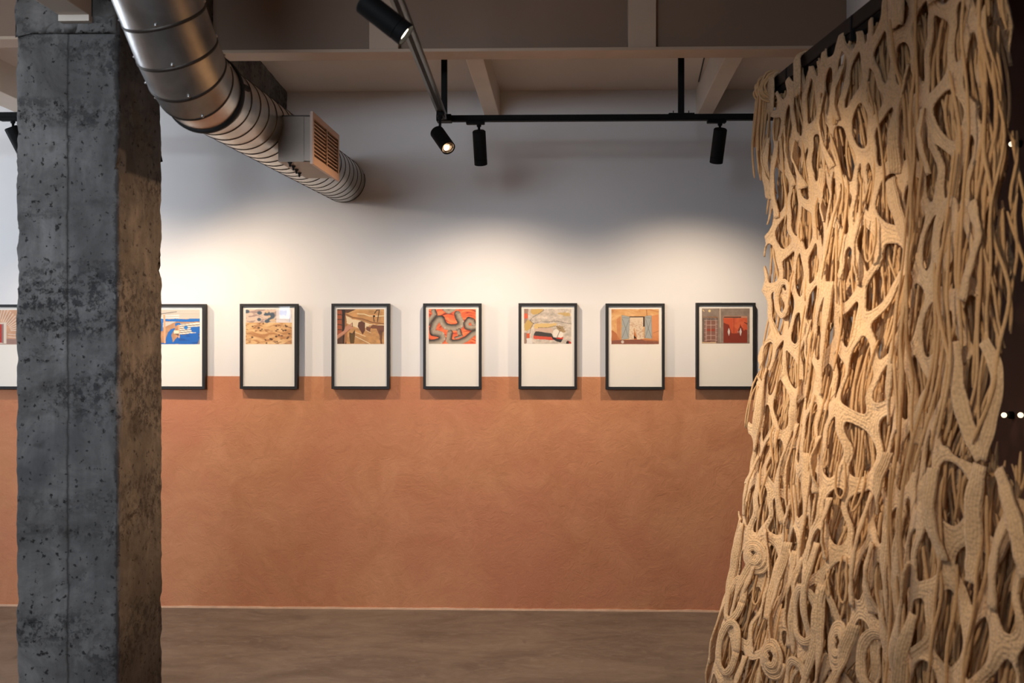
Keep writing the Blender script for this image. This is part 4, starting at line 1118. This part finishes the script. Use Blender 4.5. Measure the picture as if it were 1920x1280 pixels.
def px_sv(px, py):
    """where the ray through a pixel of the photo meets the plane of the hanging"""
    best = None
    for s in np.linspace(0, RL, 120):
        p = surf(s, 0.0); cx = (px - 960.0) / F; dx = math.cos(YAW) * cx - math.sin(YAW); dy = math.sin(YAW) * cx + math.cos(YAW)
        for v in (max(0.0, RZ - (HC - (py - HZ) / F * p[1] / dy)),):
            q = surf(s, v); e = abs(q[0] / q[1] - dx / dy)
            if best is None or e < best[0]: best = (e, s, v)
    return best[1], best[2]
# rings and coils seen low on the hanging
for (px, py, a_, b_, wd, coil) in ((1592, 1205, .055, .062, .030, True), (1430, 1040, .050, .055, .026, True), (1520, 1150, .06, .075, .030, False), (1375, 1210, .045, .085, .028, False), (1390, 1120, .04, .07, .026, False),
                                   (1660, 1240, .06, .07, .032, False), (1465, 1230, .05, .06, .028, True), (1500, 1270, .06, .05, .03, False),
                                   (1790, 440, .055, .075, .028, False), (1480, 560, .05, .06, .024, False)):
    s, v = px_sv(px, py); t = np.linspace(0, 2 * math.pi * (1 if not coil else 2.6), 40 if not coil else 90)
    g = np.ones_like(t) if not coil else (1 - .72 * t / t.max())
    P = np.stack([s + a_ * g * np.cos(t), v + b_ * g * np.sin(t)], -1)
    ribbon('crochet_coil' if coil else 'crochet_ring', P, wd * .85 if not coil else .022, (0 if coil else .35) * np.sin(t + 1), .020 + (.0 if not coil else .012 * t / t.max()), curl=.001)
# broad folded strips at the near edge
for pts, wd in (([(1815, 640), (1822, 720), (1835, 800), (1868, 860)], .027), ([(1868, 640), (1900, 700), (1890, 790), (1872, 860)], .024), ([(1862, 870), (1852, 950), (1850, 1040), (1850, 1090)], .032), ([(1900, 880), (1935, 980), (1950, 1080)], .03),
 ([(1830, 560), (1840, 500), (1860, 440), (1845, 380)], .032)):
    Q = np.array([px_sv(*p) for p in pts]); t = np.linspace(0, len(Q) - 1, 26); P = np.stack([np.interp(t, range(len(Q)), Q[:, 0]), np.interp(t, range(len(Q)), Q[:, 1])], -1)
    for _ in range(6): P[1:-1] = (P[:-2] + P[1:-1] + P[2:]) / 3
    ribbon('crochet_strip', P, wd, .5 * np.sin(np.linspace(0, 3, 26)), .030, 8)

# small warm bulbs glowing far behind the hanging
for k, (px, py, Y, lab) in enumerate(((1895, 270, 3.3, 'upper small glowing bulb behind the near edge of the hanging'), (1881, 778, 3.3, 'left of two low glowing bulbs behind the near edge of the hanging'), (1912, 778, 3.28, 'right of two low glowing bulbs behind the near edge of the hanging'))):
    p = at(px, py, Y)
    r = empty('wall_bulb', (RX, Y, p.z), lab, 'bulb', 'small warm bulbs on the dark side wall')
    q = Vector((RX - .05, 0, 0)); t_ = (RX - .035) / p.x; p = Vector((RX - .035, p.y * t_, HC + (p.z - HC) * t_)); r.location = (RX, p.y, p.z)
    bm = bmesh.new(); lathe(bm, (RX, p.y, p.z), (-1, 0, 0), [(0, .014), (.014, .014), (.02, .008), (.022, 0)], 16); from_bm('socket', bm, M['black'], r, True)
    bm = bmesh.new(); bmesh.ops.create_uvsphere(bm, u_segments=16, v_segments=10, radius=.010, matrix=Matrix.Translation((RX - .032, p.y, p.z))); from_bm('bulb', bm, M['bulb'], r, True)
